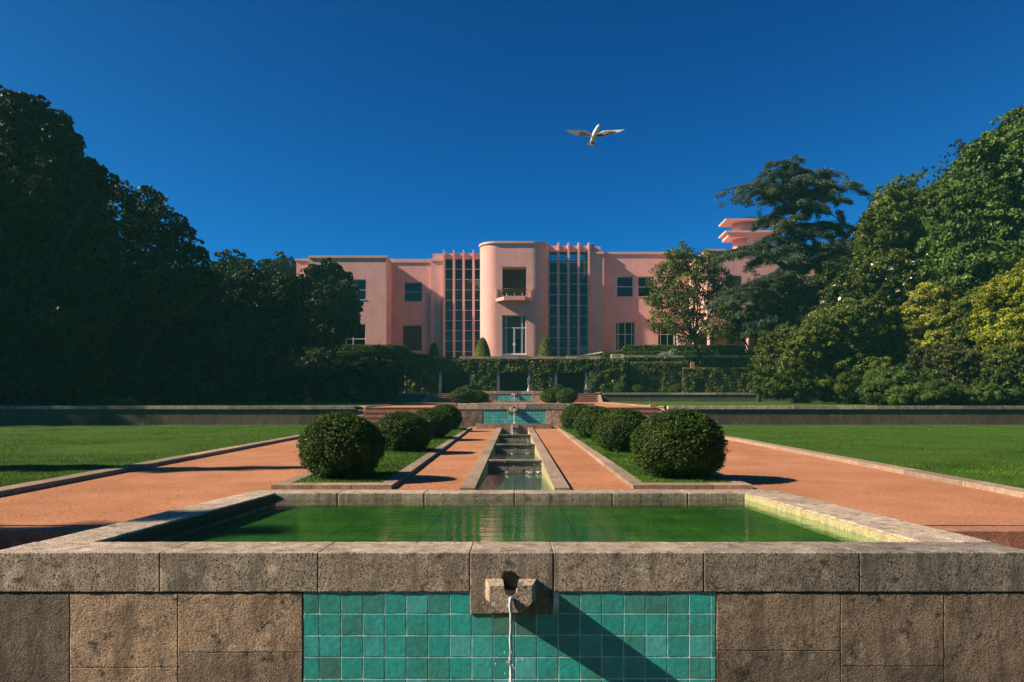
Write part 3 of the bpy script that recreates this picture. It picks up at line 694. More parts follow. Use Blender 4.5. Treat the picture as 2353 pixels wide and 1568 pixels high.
# ------------------------------------------------------------------ fountains of the upper levels
def fountain(label, D, gz, ct, ch_, pz1, pz0, xw, brz, brx, bD, tilt, sp=True):
    f = empty('wall_fountain', (0, D, gz), label, 'fountain', 'tiled wall fountains on the garden axis')
    cop = MB(); n = 7
    for i in range(n):
        a = -xw + 2 * xw * i / n + .004; b = -xw + 2 * xw * (i + 1) / n - .004
        cop.rough_box(a, b, D - .02, D + .5, ct - ch_, ct, .14, .006, .01)
    cop.build('coping', M['granite'], f)
    w = MB(); p0, p1 = -1.49, 1.42
    for a, b in ((-xw, -(xw + 1.49) / 2), (-(xw + 1.49) / 2, p0)):
        for c, d in ((gz - .5, (gz + ct) / 2 - .1), ((gz + ct) / 2 - .1, ct - ch_)): w.rough_box(a + .004, b - .004, D, D + .45, c + .003, d - .002, .15, .008, .01, v=random.uniform(0, .3))
    for a, b in ((p1, xw),): w.rough_box(a + .004, b - .004, D, D + .45, gz - .5, ct - ch_ - .002, .15, .008, .01, v=.75)
    w.box(p0 + .001, p1 - .001, D + .04, D + .45, gz - .5, ct - ch_ - .002, .3)
    w.build('wall', M['wall_stone'], f)
    tile_panel(f, D + .02, p0, p1, pz1, pz0, tilt, tilt * .7, .008, notch=None, seed=int(D))
    pl = MB(); pl.rough_box(-.32, .26, D - .03, D + .02, ct - ch_ - .15, ct - ch_ + .02, .1, .004, v=.4); pl.build('spout_plate', M['granite'], f)
    spout(f, -.03, D - .03, ct - ch_ + .10, 1.05)
    b = MB(); x0, x1 = brx
    for a, c, v in ((x0, x0 + (x1 - x0) * .23, .95), (x0 + (x1 - x0) * .23, x0 + (x1 - x0) * .77, .3), (x0 + (x1 - x0) * .77, x1, .25)):
        b.rough_box(a + .003, c - .003, bD, bD + .2, gz - .6, brz, .12, .005, v=v)
    b.rough_box(x0, x0 + .2, bD + .202, D - .003, gz - .3, brz, .2, .005, v=.6); b.rough_box(x1 - .2, x1, bD + .202, D - .003, gz - .3, brz, .2, .005, v=.6)
    b.build('basin_rim', M['kerb_stone'], f)
    wm = MB(); wm.poly([(x0 + .19, bD + .19, brz - .05), (x1 - .19, bD + .19, brz - .05), (x1 - .19, D, brz - .05), (x0 + .19, D, brz - .05)], [(0, 1, 2, 3)], .5)
    tag(wm.build('water', M['channel_water'], None, Vector((0, 0, 0))), kind='structure')
    return f
f2 = fountain('granite wall fountain with teal tiles at the head of the channel', 33.8, .05, 1.147, .275, .868, .225, 3.66, .20, (-1.67, 1.58), 31.6, .150)
mb = MB(); mb.rough_box(-.20, .16, 31.5, 31.6, .02, .19, .08, .004, v=.9); mb.build('overflow_lip', M['kerb_stone'], f2)
f3 = fountain('distant granite wall fountain with teal tiles below the ivy portico', 62.3, 2.1, 3.15, .26, 2.86, 2.27, 3.66, 2.26, (-1.78, 1.5), 60.6, .150)
stream('stream of water falling from the middle fountain spout', -.02, 33.6, 33.6 - .12, .90, .16, .032, 3)
stream('short stream of water falling from basin lip into the channel', -.10, 31.5, 31.44, .10, -.23, .034, 5)
stream('tiny stream of water falling from the farthest fountain spout', -.03, 62, 62.06, 2.92, 2.22, .06, 6, strands=1)

# ------------------------------------------------------------------ terrace walls, stairs
def terrace_wall(label, x0, x1, D, zb, zt, mirror=1):
    t = empty('retaining_wall', ((x0 + x1) / 2, D, zb), label, 'wall', 'long low retaining walls of the terraces')
    c = MB(); n = int((x1 - x0) / 1.9)
    for i in range(n):
        a = x0 + (x1 - x0) * i / n + .004; b = x0 + (x1 - x0) * (i + 1) / n - .004
        c.hexa([(a, D - .07, zt - .17), (b, D - .07, zt - .17), (b, D + .35, zt - .17), (a, D + .35, zt - .17), (a, D - .07, zt + random.uniform(-.006, .006)), (b, D - .07, zt), (b, D + .35, zt), (a, D + .35, zt)])
    o = c.build('coping', M['granite'], t); bv = o.modifiers.new('bevel', 'BEVEL'); bv.width = .015; bv.segments = 2
    w = MB(); n = int((x1 - x0) / 2.6)
    for i in range(n):
        a = x0 + (x1 - x0) * i / n + .003; b = x0 + (x1 - x0) * (i + 1) / n - .003
        w.box(a, b, D, D + .3, zb - .5, zt - .172)
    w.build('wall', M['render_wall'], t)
    p = MB(); p.box(x0, x1, D - .05, D - .003, zb - .3, zb + .07, .2); p.build('plinth', M['granite'], t)
def stairs(label, x0, x1, D, z0, z1, n, cheek, cw=.36, tread=.36):
    t = empty('garden_stairs', ((x0 + x1) / 2, D, z0), label, 'stairs', 'flights of stairs between the terraces')
    h = (z1 - z0) / n; s = MB(); e = MB()
    for i in range(n):
        y = D + tread * i
        s.box(x0, x1, y, D + tread * n + .2, z0 + h * i - (0.5 if i == 0 else 0), z0 + h * (i + 1) - .03, .3 + .5 * random.random())
        e.box(x0, x1, y - .025, y + tread - .03, z0 + h * (i + 1) - .028, z0 + h * (i + 1), .7)
    s.build('risers', M['red_stone'], t); e.build('treads', M['kerb_stone'], t)
    a, b = (x0 - cw, x0 - .004) if cheek < 0 else (x1 + .004, x1 + cw)
    c = MB(); ya, yb = D - .2, D + tread * n + .15
    c.hexa([(a, ya, z0 - .5), (b, ya, z0 - .5), (b, yb, z0 - .5), (a, yb, z0 - .5), (a, ya, z0 + .03), (b, ya, z0 + .03), (b, yb, z1 + .09), (a, yb, z1 + .09)], .9)
    o = c.build('cheek_wall', M['kerb_stone'], t); bv = o.modifiers.new('bevel', 'BEVEL'); bv.width = .015; bv.segments = 2
    return t
zb1 = g1(34.4)
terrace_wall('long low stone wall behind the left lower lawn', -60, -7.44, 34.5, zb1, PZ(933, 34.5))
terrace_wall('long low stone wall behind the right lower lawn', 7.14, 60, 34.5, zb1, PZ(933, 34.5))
stairs('pink stone stairs left of the middle fountain', -7.06, -3.68, 33.75, g1(33.7), 1.0, 4, -1)
stairs('pink stone stairs right of the middle fountain', 3.68, 6.74, 33.75, g1(33.7), 1.0, 4, 1)
mb = MB(); mb.rough_box(6.45, 6.72, 35.25, 35.6, .9, 1.16, .15, .004); tag(mb.build('stone_block', M['kerb_stone']), 'small pale stone block at the top of the right middle stairs', 'stone block')
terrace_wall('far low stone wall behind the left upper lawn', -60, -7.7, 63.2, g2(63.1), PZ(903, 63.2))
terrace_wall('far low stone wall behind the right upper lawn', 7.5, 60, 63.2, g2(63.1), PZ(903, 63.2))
stairs('shaded far stone stairs left of the farthest fountain', -7.3, -3.68, 62.0, g2(62), 3.0, 4, -1, .4)
stairs('sunlit far stone stairs right of the farthest fountain', 3.68, 6.95, 62.0, g2(62), 3.0, 4, 1, .4)
kerb('path_kerb', 'thin kerb between the left upper lawn and its gravel path', -7.15, -7.2, -.2, 35.4, 61.7, g2, .06)
kerb('path_kerb', 'thin kerb between the right upper lawn and its gravel path', 6.85, 7.0, .2, 35.6, 61.7, g2, .06)

# ------------------------------------------------------------------ clipped box balls
def box_ball_mesh(seed, n, leaf):
    g = np.random.default_rng(seed)
    d = g.normal(size=(n, 3)); d = unit(d)
    d[:, 2] = np.where(d[:, 2] < -.82, -d[:, 2], d[:, 2])
    k = 170; cd = unit(g.normal(size=(k, 3))); ch_ = g.normal(0, .035, k); cvv = g.uniform(-.3, .3, k)
    sim = d @ cd.T; i = sim.argmax(1); close = sim.max(1)
    lump = np.array([noise.noise(Vector(tuple(q * 1.9 + seed))) for q in d]); r = .92 + .10 * lump + ch_[i] + (close - .97) * 1.2 + g.exponential(.022, n) * g.choice([-1.2, 1], n)
    p = d * r[:, None]
    global rng
    old = rng; rng = g
    ns = 900; ps = unit(g.normal(size=(ns, 3))); ps[:, 2] = np.abs(ps[:, 2]) - .3 * (g.random(ns) < .4); ps = unit(ps); sl_ = g.uniform(.02, .13, ns); q = g.integers(0, ns, n // 4)
    pd = unit(ps + g.normal(0, .25, (ns, 3))); pp = ps[q] * .95 + pd[q] * (sl_[q] * g.uniform(0, 1, n // 4))[:, None] + g.normal(0, .008, (n // 4, 3)); p[:n // 4] = pp; d = d.copy(); d[:n // 4] = pd[q]
    Q = leafq(p, d + np.array([0, 0, .3]), leaf, .5, .9)
    rng = old
    v = np.clip(.42 + cvv[i] + g.normal(0, .2, n), 0, .8); v[g.random(n) < .03] = 1.0; v[:n // 4] = np.clip(v[:n // 4] + .2, 0, .95)
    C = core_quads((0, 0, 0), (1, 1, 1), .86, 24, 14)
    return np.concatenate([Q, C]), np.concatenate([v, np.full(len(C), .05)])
ball_src = {}
def box_ball(label, x, y, zb, rx, h, kind, group, rot=0):
    t = empty('box_ball', (x, y, zb), label, 'bush', group)
    if kind not in ball_src:
        Q, v = box_ball_mesh(*kind)
        o = quads_obj('foliage', Q, v, M['leaf_box'], None, Vector((0, 0, 0)))
        s = MB(); 
        for q in range(4): s.tube([(random.uniform(-.1, .1), random.uniform(-.1, .1), -1.12), (random.uniform(-.3, .3), random.uniform(-.3, .3), -.3)], [.06, .04], 6)
        so_ = s.build('stem', M['bark'], None, Vector((0, 0, 0)))
        ball_src[kind] = (o, so_)
    else:
        o, so_ = ball_src[kind]; o = o.copy(); so_ = so_.copy(); COL.objects.link(o); COL.objects.link(so_)
    for q in (o, so_):
        q.parent = t; rz = h / 1.84; q.scale = (rx, rx, rz); q.location = (0, 0, rz * .84); q.rotation_euler = (0, 0, rot)
    return t
gl_ = 'clipped bushes in the planting strips'
big = (21, 62000, .047); bigL = (22, 58000, .049); mid_ = (23, 34000, .065)
lz = lambda D: g1(D) + .055
for lab, x, D, r, ht, kd, rt in (
    ('nearest and largest clipped round bush in the right planting strip', 2.57, 11.62, .725, 1.06, big, .3),
    ('second nearest clipped bush in the right planting strip', 2.50, 17.1, .66, 1.0, big, 2.0),
    ('third clipped bush from the front in the right planting strip', 2.50, 22.7, .66, .99, mid_, .8),
    ('farthest clipped bush in the right planting strip', 2.50, 29.4, .68, 1.02, mid_, 2.2),
    ('nearest and largest clipped round bush in the left planting strip', -2.72, 11.65, .655, 1.0, bigL, .0),
    ('second nearest clipped bush in the left planting strip', -2.62, 17.4, .67, .92, bigL, 1.3),
    ('third clipped bush from the front in the left planting strip', -2.62, 22.9, .68, .92, mid_, 3.5),
    ('farthest clipped bush in the left planting strip', -2.74, 29.0, .66, 1.0, mid_, 4.4)):
    box_ball(lab, x, D, lz(D), r, ht, kd, gl_, rt)
far_ = (24, 9000, .11)
g2_ = 'clipped bushes beside the farthest fountain'
for lab, x, D, r, ht in (
    ('wide shaded clipped bush left of the farthest fountain, nearer of two', PX(1064, 55), 55, .95, 1.15),
    ('clipped bush left of the farthest fountain, touching its tiled wall', PX(1094, 58), 58, .98, 1.0),
    ('wide clipped bush right of the farthest fountain, beside the sunlit stairs', PX(1302, 55), 55, .80, 1.10),
    ('clipped bush right of the farthest fountain, nearer to its tiles', PX(1266, 57.5), 57.5, .82, 1.12)):
    box_ball(lab, x, D, g2(D), r, ht, far_, g2_, D)
g3_ = 'small clipped bushes in front of the ivy walls'
for lab, x, yb, w, h in (
    ('small bush peeping over the left bushes in front of the portico', 1074, 0, 12, 18), ('small bush peeping over the right bushes in front of the portico', 1283, 0, 13, 19),
    ('round clipped bush before the right ivy wall, leftmost of three', 1426, 0, 16, 25), ('round clipped bush before the right ivy wall, middle of three', 1466, 0, 15, 18), ('round clipped bush before the right ivy wall, rightmost of three', 1552, 0, 16, 18)):
    D = 64.4; box_ball(lab, PX(x, D), D, G3 - .02, w * D / F, h * D / F + .12, far_, g3_, x)

# ------------------------------------------------------------------ ivy clad portico and walls
def ivy_rect(x0, x1, z0, z1, D, dens, leaf=.19, nrm=(0, -1, .45), depth=.16):
    dens = dens * 2.6; n = int((x1 - x0) * (z1 - z0) * dens); p = np.stack([rng.uniform(x0, x1, n), np.zeros(n), rng.uniform(z0, z1, n)], 1)
    dz = np.array([noise.noise(Vector((a * 1.6, 7, c * 1.6))) + .5 * noise.noise(Vector((a * 5, 3, c * 5))) for a, _, c in p])
    p[:, 1] = D - .05 - depth * np.clip(dz + .4, 0, 1.2) - rng.uniform(0, .05, n)
    Q = leafq(p, np.tile(np.array(nrm, float), (n, 1)), leaf, .75, .5)
    return Q, np.clip(.4 + dz * .5 + rng.normal(0, .2, n), 0, 1)
def ivy_top(x0, x1, y0, y1, z, dens, leaf=.17):
    n = int((x1 - x0) * (y1 - y0) * dens); p = np.stack([rng.uniform(x0, x1, n), rng.uniform(y0, y1, n), z + rng.uniform(0, .10, n)], 1)
    return leafq(p, np.tile(np.array([0., 0, 1]), (n, 1)), leaf, .75, .6), rng.uniform(.2, .8, n)
def join(l): return np.concatenate([a for a, b in l]), np.concatenate([b for a, b in l])
PD = 66.0
pt = empty('portico', (0, PD, G3), 'ivy covered stone portico with paired white columns below the house terrace', 'portico')
px = lambda x: PX(x, PD)
zt_ = PZ(826, PD); zo = PZ(853, PD)
xl_, xr_ = px(930), px(1434)
solid = MB()
edges = [xl_, px(1003), px(1088), px(1138), px(1222), px(1270), px(1355), xr_]
for i in range(0, len(edges) - 1, 2): solid.box(edges[i], edges[i + 1], PD, PD + .6, G3 - .1, zo)
solid.box(xl_, xr_, PD, PD + .6, zo + .001, zt_)
solid.build('wall', M['render_wall'], pt)
bk_ = MB(); bk_.box(xl_, xr_, PD + 3.2, PD + 3.4, G3 - .1, zt_); bk_.box(xl_, xr_, PD + .61, PD + 3.19, zo + .25, zo + .45); bk_.build('back_wall', M['dark_room'], pt)
pa = []
for i in range(0, len(edges) - 1, 2): pa.append(ivy_rect(edges[i] - .04, edges[i + 1] + .04, G3, zo, PD, 75))
pa.append(ivy_rect(xl_, xr_, zo - .12, zt_, PD, 75))
for e in (edges[2], edges[4], edges[6]):                                 # left-facing reveals catch the sun
    n = 220; p = np.stack([e - .06 - rng.uniform(0, .08, n), rng.uniform(PD, PD + .6, n), rng.uniform(G3, zo, n)], 1); pa.append((leafq(p, np.tile(np.array([-1., -.2, .4]), (n, 1)), .17, .75, .5), rng.uniform(.3, 1, n)))
Q, v = join(pa); quads_obj('ivy', Q, v, M['leaf_ivy'], pt)
for x0, x1 in ((1006, 1015), (1079, 1087), (1140, 1148), (1212, 1220.5), (1272.5, 1281), (1344, 1352.6)):
    c = MB(); xx = px((x0 + x1) / 2); c.cyl(xx, PD + .25, G3, zo, .165, 20, r1=.15); c.cyl(xx, PD + .25, G3 - .01, G3 + .12, .22, 20); c.build('column', M['column'], pt)
c = MB(); n = 12
for i in range(n): a = PX(1055, PD) + (px(1380) - PX(1055, PD)) * i / n; c.box(a + .003, a + (px(1380) - PX(1055, PD)) / n - .003, PD - .12, PD + .5, zt_ + .02, PZ(819.5, PD))
c.build('coping', M['granite'], pt)
def ivy_wall(label, x0, x1, D, z0, z1, coping=0.0, dens=60, depth=.5, arch=None, leaf=.17):
    t = empty('ivy_wall', ((x0 + x1) / 2, D, z0), label, 'wall')
    w = MB(); 
    if arch: w.box(x0, arch[0], D, D + depth, z0, z1); w.box(arch[1], x1, D, D + depth, z0, z1); w.box(arch[0], arch[1], D, D + depth, arch[2], z1)
    else: w.box(x0, x1, D, D + depth, z0, z1)
    w.build('wall', M['render_wall'], t)
    l = [ivy_rect(x0, x1, z0, z1, D, dens, leaf)]
    if not coping: l.append(ivy_top(x0, x1, D - .1, D + depth, z1, dens, leaf))
    Q, v = join(l)
    if arch:
        c = Q.mean(1); ax, az = (arch[0] + arch[1]) / 2, arch[2] - .35; hw = (arch[1] - arch[0]) / 2
        k = ~((np.abs(c[:, 0] - ax) < hw) & (c[:, 2] < az + .7) & (((c[:, 0] - ax) / hw) ** 2 + (np.maximum(c[:, 2] - az, 0) / .7) ** 2 < 1)); Q, v = Q[k], v[k]
        dk = MB(); dk.box(arch[0], arch[1], D + depth + .4, D + depth + .5, z0, arch[2] + .2); dk.build('niche', M['dark_room'], t)
    quads_obj('ivy', Q, v, M['leaf_ivy'], t)
    if coping:
        c = MB(); m = max(1, int((x1 - x0) / 2))
        for i in range(m): c.box(x0 + (x1 - x0) * i / m + .004, x0 + (x1 - x0) * (i + 1) / m - .004, D - .1, D + depth, z1 + .005, z1 + coping)
        c.build('coping', M['granite'], t)
    return t
ivy_wall('tall ivy wall right of the portico with a thin stone coping', px(1434) + .02, 45, 66.8, G3, PZ(822, 66.8), .2)
ivy_wall('lower ivy wall with a thin brown ledge just right of the portico', PX(1449, 66.5), PX(1568, 66.5), 66.5, G3, PZ(834, 66.5), .08, depth=.28)
ivy_wall('lowest ivy wall with a small dark arched niche', PX(1569, 66.2), PX(1735, 66.2), 66.2, G3, PZ(847, 66.2), .06, depth=.4, arch=(PX(1595, 66.2), PX(1621, 66.2), PZ(869, 66.2)))
ivy_wall('long shaded ivy wall left of the portico', -45, px(930) - .02, 67.0, G3, PZ(818, 67), 0)
mb = MB(); mb.rough_box(PX(1587, 66.2), PX(1596, 66.2), 66.15, 66.38, PZ(846, 66.2), PZ(832, 66.2), .1, .003, v=.5); tag(mb.build('pillar', M['red_stone']), 'small reddish stone post on the ivy wall above the arched niche', 'post')
mb = MB(); mb.rough_box(PX(1405, 67.3), PX(1434, 67.3), 67.2, 67.9, 6.0, PZ(814, 67.3), .2, .006, v=.6); tag(mb.build('stone_block', M['granite']), 'square grey stone block at the right end of the portico top', 'stone block')
mb = MB(); mb.rough_box(PX(996, 67.3), PX(1020, 67.3), 67.2, 67.9, 6.0, PZ(817, 67.3), .2, .006, v=.4); tag(mb.build('stone_block', M['granite']), 'shaded stone block at the left end of the portico top', 'stone block')
# curved stair wall with a white cap
cw_ = empty('curved_wall', (PX(1340, 67), 67, 6.2), 'low curved ivy wall with a bright white cap beside the house door', 'wall')
pts = []
for i in range(9):
    t = i / 8; x = 1303 + 80 * t; y = 818 - 9.5 * t ** 1.7; D = 66.9 + .4 * math.sin(t * 2.5); pts.append((PX(x, D), D, PZ(y, D)))
mb = MB(); w = MB()
for a, b in zip(pts[:-1], pts[1:]):
    mb.hexa([(a[0], a[1] - .18, a[2] - .1), (b[0], b[1] - .18, b[2] - .1), (b[0], b[1] + .3, b[2] - .1), (a[0], a[1] + .3, a[2] - .1), (a[0], a[1] - .18, a[2]), (b[0], b[1] - .18, b[2]), (b[0], b[1] + .3, b[2]), (a[0], a[1] + .3, a[2])], .5)
    w.hexa([(a[0], a[1] - .1, 6.0), (b[0], b[1] - .1, 6.0), (b[0], b[1] + .2, 6.0), (a[0], a[1] + .2, 6.0), (a[0], a[1] - .1, a[2] - .1), (b[0], b[1] - .1, b[2] - .1), (b[0], b[1] + .2, b[2] - .1), (a[0], a[1] + .2, a[2] - .1)], .5)
mb.build('cap', M['white_cap'], cw_); w.build('wall', M['render_wall'], cw_)
l = []
for a, b in zip(pts[:-1], pts[1:]): l.append(ivy_rect(a[0], b[0], 6.2, min(a[2], b[2]) - .1, a[1] - .1, 220, .08, depth=.05))
Q, v = join(l); quads_obj('ivy', Q, v, M['leaf_topiary'], cw_)

def hedge(label, x0, x1, D, dep, z0, z1, mat, slope_l=0, slope_r=0, dens=70, leaf=.13):
    t = empty('hedge', ((x0 + x1) / 2, D, z0), label, 'hedge', 'clipped hedges on the house terrace')
    c = MB(); s = .07
    c.hexa([(x0 + s, D + s, z0), (x1 - s, D + s, z0), (x1 - s, D + dep, z0), (x0 + s, D + dep, z0), (x0 + s + slope_l, D + s, z1 - s), (x1 - s - slope_r, D + s, z1 - s), (x1 - s - slope_r, D + dep, z1 - s), (x0 + s + slope_l, D + dep, z1 - s)], .3)
    def f(n, p, nr): return leafq(p + rng.normal(0, .025, (n, 3)), np.tile(np.array(nr, float), (n, 1)), leaf, .6, .8), rng.uniform(0, 1, n)
    n = int((x1 - x0) * (z1 - z0) * dens); u = rng.uniform(0, 1, n); w = rng.uniform(0, 1, n)
    a, b = x0 + slope_l * w, x1 - slope_r * w; l = [f(n, np.stack([a + (b - a) * u, np.full(n, D), z0 + (z1 - z0) * w], 1), (0, -1, .3))]
    n = int((x1 - x0) * dep * dens); l.append(f(n, np.stack([rng.uniform(x0 + slope_l, x1 - slope_r, n), rng.uniform(D, D + dep, n), np.full(n, z1)], 1), (0, 0, 1)))
    n = int(dep * math.hypot(z1 - z0, slope_l) * dens * 1.3)
    for xa, sg, sl_ in ((x0, 1, slope_l), (x1, -1, slope_r)):
        w = rng.uniform(0, 1, n); l.append(f(n, np.stack([xa + sg * sl_ * w, rng.uniform(D, D + dep, n), z0 + (z1 - z0) * w], 1), (-sg, 0, .6 if sl_ else .2)))
    Q, v = join(l); quads_obj('foliage', Q, v, mat, t); c.build('core', mat, t)
hedge('upper sunlit clipped hedge with a sloping left end, before the right wing', PX(1408, 69), PX(1715, 69), 69.0, 1.0, 6.5, PZ(792.5, 69), M['leaf_hedge'], slope_l=1.3)
hedge('lower dark clipped hedge beneath the right upper hedge', PX(1387, 68.5), 40, 68.3, .55, 6.3, PZ(808, 68.4), M['leaf_ivy'])
hedge('upper shaded clipped hedge before the left wing of the house', -30, PX(962, 69), 69.3, 1.0, 6.5, PZ(791, 69), M['leaf_hedge'], slope_r=1.4)
hedge('lower shaded clipped hedge on the left of the terrace', -30, PX(1070, 68.4), 68.3, .6, 6.2, PZ(808, 68.4), M['leaf_ivy'], slope_r=5.2)
def topiary(label, x, yt, D, r, zb):
    t = empty('topiary_cone', (PX(x, D), D, zb), label, 'topiary', 'cone shaped topiary before the house'); h = PZ(yt, D) - zb; n = 3600
    u = rng.uniform(0, 1, n) ** .8; a = rng.uniform(0, 2 * math.pi, n); rr = r * np.sqrt(np.clip(1 - u ** 1.5, 0, 1)) * (1 - .12 * u)
    nr = np.stack([np.cos(a), np.sin(a), .4 + u], 1); p = np.stack([np.cos(a) * rr, np.sin(a) * rr, u * h], 1) + np.array([PX(x, D), D, zb]) + rng.normal(0, .012, (n, 3))
    quads_obj('foliage', leafq(p, nr, .10, .6, .6), rng.uniform(0, 1, n), M['leaf_topiary'], t)
    c = MB(); hs = np.linspace(0, .97, 9); c.tube([(PX(x, D), D, zb + q * h) for q in hs], [max(.02, r * .93 * math.sqrt(1 - q ** 1.5) * (1 - .12 * q)) for q in hs], 20, .3); c.build('core', M['leaf_topiary'], t)
topiary('small topiary cone before the left glazed bay', 997, 788, 68.0, .53, 6.3)
topiary('tall topiary cone left of the house door', 1108.6, 776, 67.6, .78, 6.35)
topiary('tall topiary cone right of the house door', 1253, 777, 67.6, .74, 6.35)

# ------------------------------------------------------------------ house
house = empty('pink_house', (0, 78, 6.3), 'long two storey pink modernist house with a rounded central tower and glazed bays', 'building')
ZB = 5.9
def wall_box(name, x0, x1, D, back, ytop, opens, mat=None, lab=None, left_open=None):
    """front wall with real openings (pixels x0,x1,y0,y1 measured on the plane D), side walls and a flat roof behind."""
    mb = MB(); X0, X1, Z1 = PX(x0, D), PX(x1, D), PZ(ytop, D)
    ops = [(PX(a, D), PX(b, D), max(ZB, PZ(d, D)), PZ(c, D)) for a, b, c, d in opens]
    xs = sorted({X0, X1, *[o[0] for o in ops], *[o[1] for o in ops]}); zs = sorted({ZB, Z1, *[o[2] for o in ops], *[o[3] for o in ops]}); T = .4
    for i in range(len(xs) - 1):
        for j in range(len(zs) - 1):
            cx, cz = (xs[i] + xs[i + 1]) / 2, (zs[j] + zs[j + 1]) / 2
            if any(o[0] < cx < o[1] and o[2] < cz < o[3] for o in ops): continue
            a, b, c, d = xs[i], xs[i + 1], zs[j], zs[j + 1]
            mb.poly([(a, D, c), (b, D, c), (b, D, d), (a, D, d)], [(0, 1, 2, 3)], .5)
    for a, b, c, d in ops:
        mb.poly([(a, D, c), (a, D + T, c), (a, D + T, d), (a, D, d)], [(0, 1, 2, 3)], .5); mb.poly([(b, D, c), (b, D, d), (b, D + T, d), (b, D + T, c)], [(0, 1, 2, 3)], .5)
        mb.poly([(a, D, d), (a, D + T, d), (b, D + T, d), (b, D, d)], [(0, 1, 2, 3)], .5); mb.poly([(a, D, c), (b, D, c), (b, D + T, c), (a, D + T, c)], [(0, 1, 2, 3)], .5)
    mb.poly([(X0, D, ZB), (X0, D, Z1), (X0, back, Z1), (X0, back, ZB)], [(0, 1, 2, 3)], .5); mb.poly([(X1, D, ZB), (X1, back, ZB), (X1, back, Z1), (X1, D, Z1)], [(0, 1, 2, 3)], .5)
    mb.poly([(X0, D, Z1), (X1, D, Z1), (X1, back, Z1), (X0, back, Z1)], [(0, 1, 2, 3)], .5); mb.poly([(X0, back, ZB), (X0, back, Z1), (X1, back, Z1), (X1, back, ZB)], [(0, 1, 2, 3)], .5)
    o = build_raw(mb, name, mat or M['pink'], house)
    for a, b, c, d in ops:
        r = MB(); r.box(a - 1, b + 1, D + T + 1.6, D + T + 1.7, c - .5, d + .3); build_raw(r, 'room', M['dark_room'], o)
    return o, ops
def build_raw(mb, name, mat, parent):
    return mb.build(name, mat, parent)
def cornice(x0, x1, D, ytop, ybot, out=.14, back=3.0, wrap=(0, 0), mat=None):
    mb = MB(); X0, X1 = PX(x0, D), PX(x1, D)
    mb.box(X0 - (out if wrap[0] else 0), X1 + (out if wrap[1] else 0), D - out, D + back, PZ(ybot, D), PZ(ytop, D)); return mb.build('cornice', M['pink_trim'], house)
def window(op, D, vs, hs, fmat='white', lab=None, rec=.22, fw=.07, glass='glass'):
    a, b, c, d = op; w = MB(); y0, y1 = D + rec, D + rec + .07
    w.box(a, a + fw, y0, y1, c, d); w.box(b - fw, b, y0, y1, c, d); w.box(a + fw, b - fw, y0, y1, d - fw, d); w.box(a + fw, b - fw, y0, y1, c, c + fw)
    for t in vs: x = a + (b - a) * t; w.box(x - fw * .45, x + fw * .45, y0 + .003, y1 - .003, c + fw, d - fw)
    for t in hs: z = d - (d - c) * t; w.box(a + fw, b - fw, y0 + .006, y1 - .006, z - fw * .45, z + fw * .45)
    f = w.build('window', M[fmat], house)
    g = MB(); g.box(a + .02, b - .02, y0 + .03, y0 + .045, c + .02, d - .02); g.build('pane', M[glass], f)
    s = MB(); s.box(a - .05, b + .05, D - .05, y0 - .002, c - .06, c - .004); s.build('sill', M['pink_trim'], f)
    if lab: f['label'] = lab
    return f
# left wing block, nearest of the left side
D = 77.9
o, ops = wall_box('wall', 711, 887.5, D, 88, 591, [(797, 841, 642.5, 688.8), (781, 839.8, 744.6, 796)])
cornice(711, 887.5, D, 588, 593.5, .12, 5, (1, 1)); window(ops[0], D, [.5], [.5], 'grey_metal'); window(ops[1], D, [.22, .5], [.66], 'white')
o, ops = wall_box('wall', 681, 711, 80.3, 88, 598, []); cornice(681, 711, 80.3, 595.5, 600, .12, 4, (1, 0))
# left recessed wing
D = 81.5
o, ops = wall_box('wall', 880, 990, D, 88, 600, [(928, 969.8, 648.7, 693), (926, 969, 748.6, 806)])
cornice(880, 990, D, 595.7, 604, .1, 3); window(ops[0], D, [], [.5], 'grey_metal')
mb = MB(); a, b, c, d = ops[1]
for i in range(28): z = c + (d - c) * i / 28; mb.box(a + .01, b - .01, D + .12, D + .2, z, z + (d - c) / 28 - .012)
mb.build('shutter', M['shutter'], house)
D = 81.1
wall_box('wall', 990, 1021, D, 88, 600, []); cornice(990, 1018, D, 595.5, 601, .12, 3)
mb = MB(); mb.box(PX(994, D), PX(1021, D), D + .15, D + 3, PZ(599.9, D), PZ(582.4, D)); mb.build('parapet', M['pink'], house)
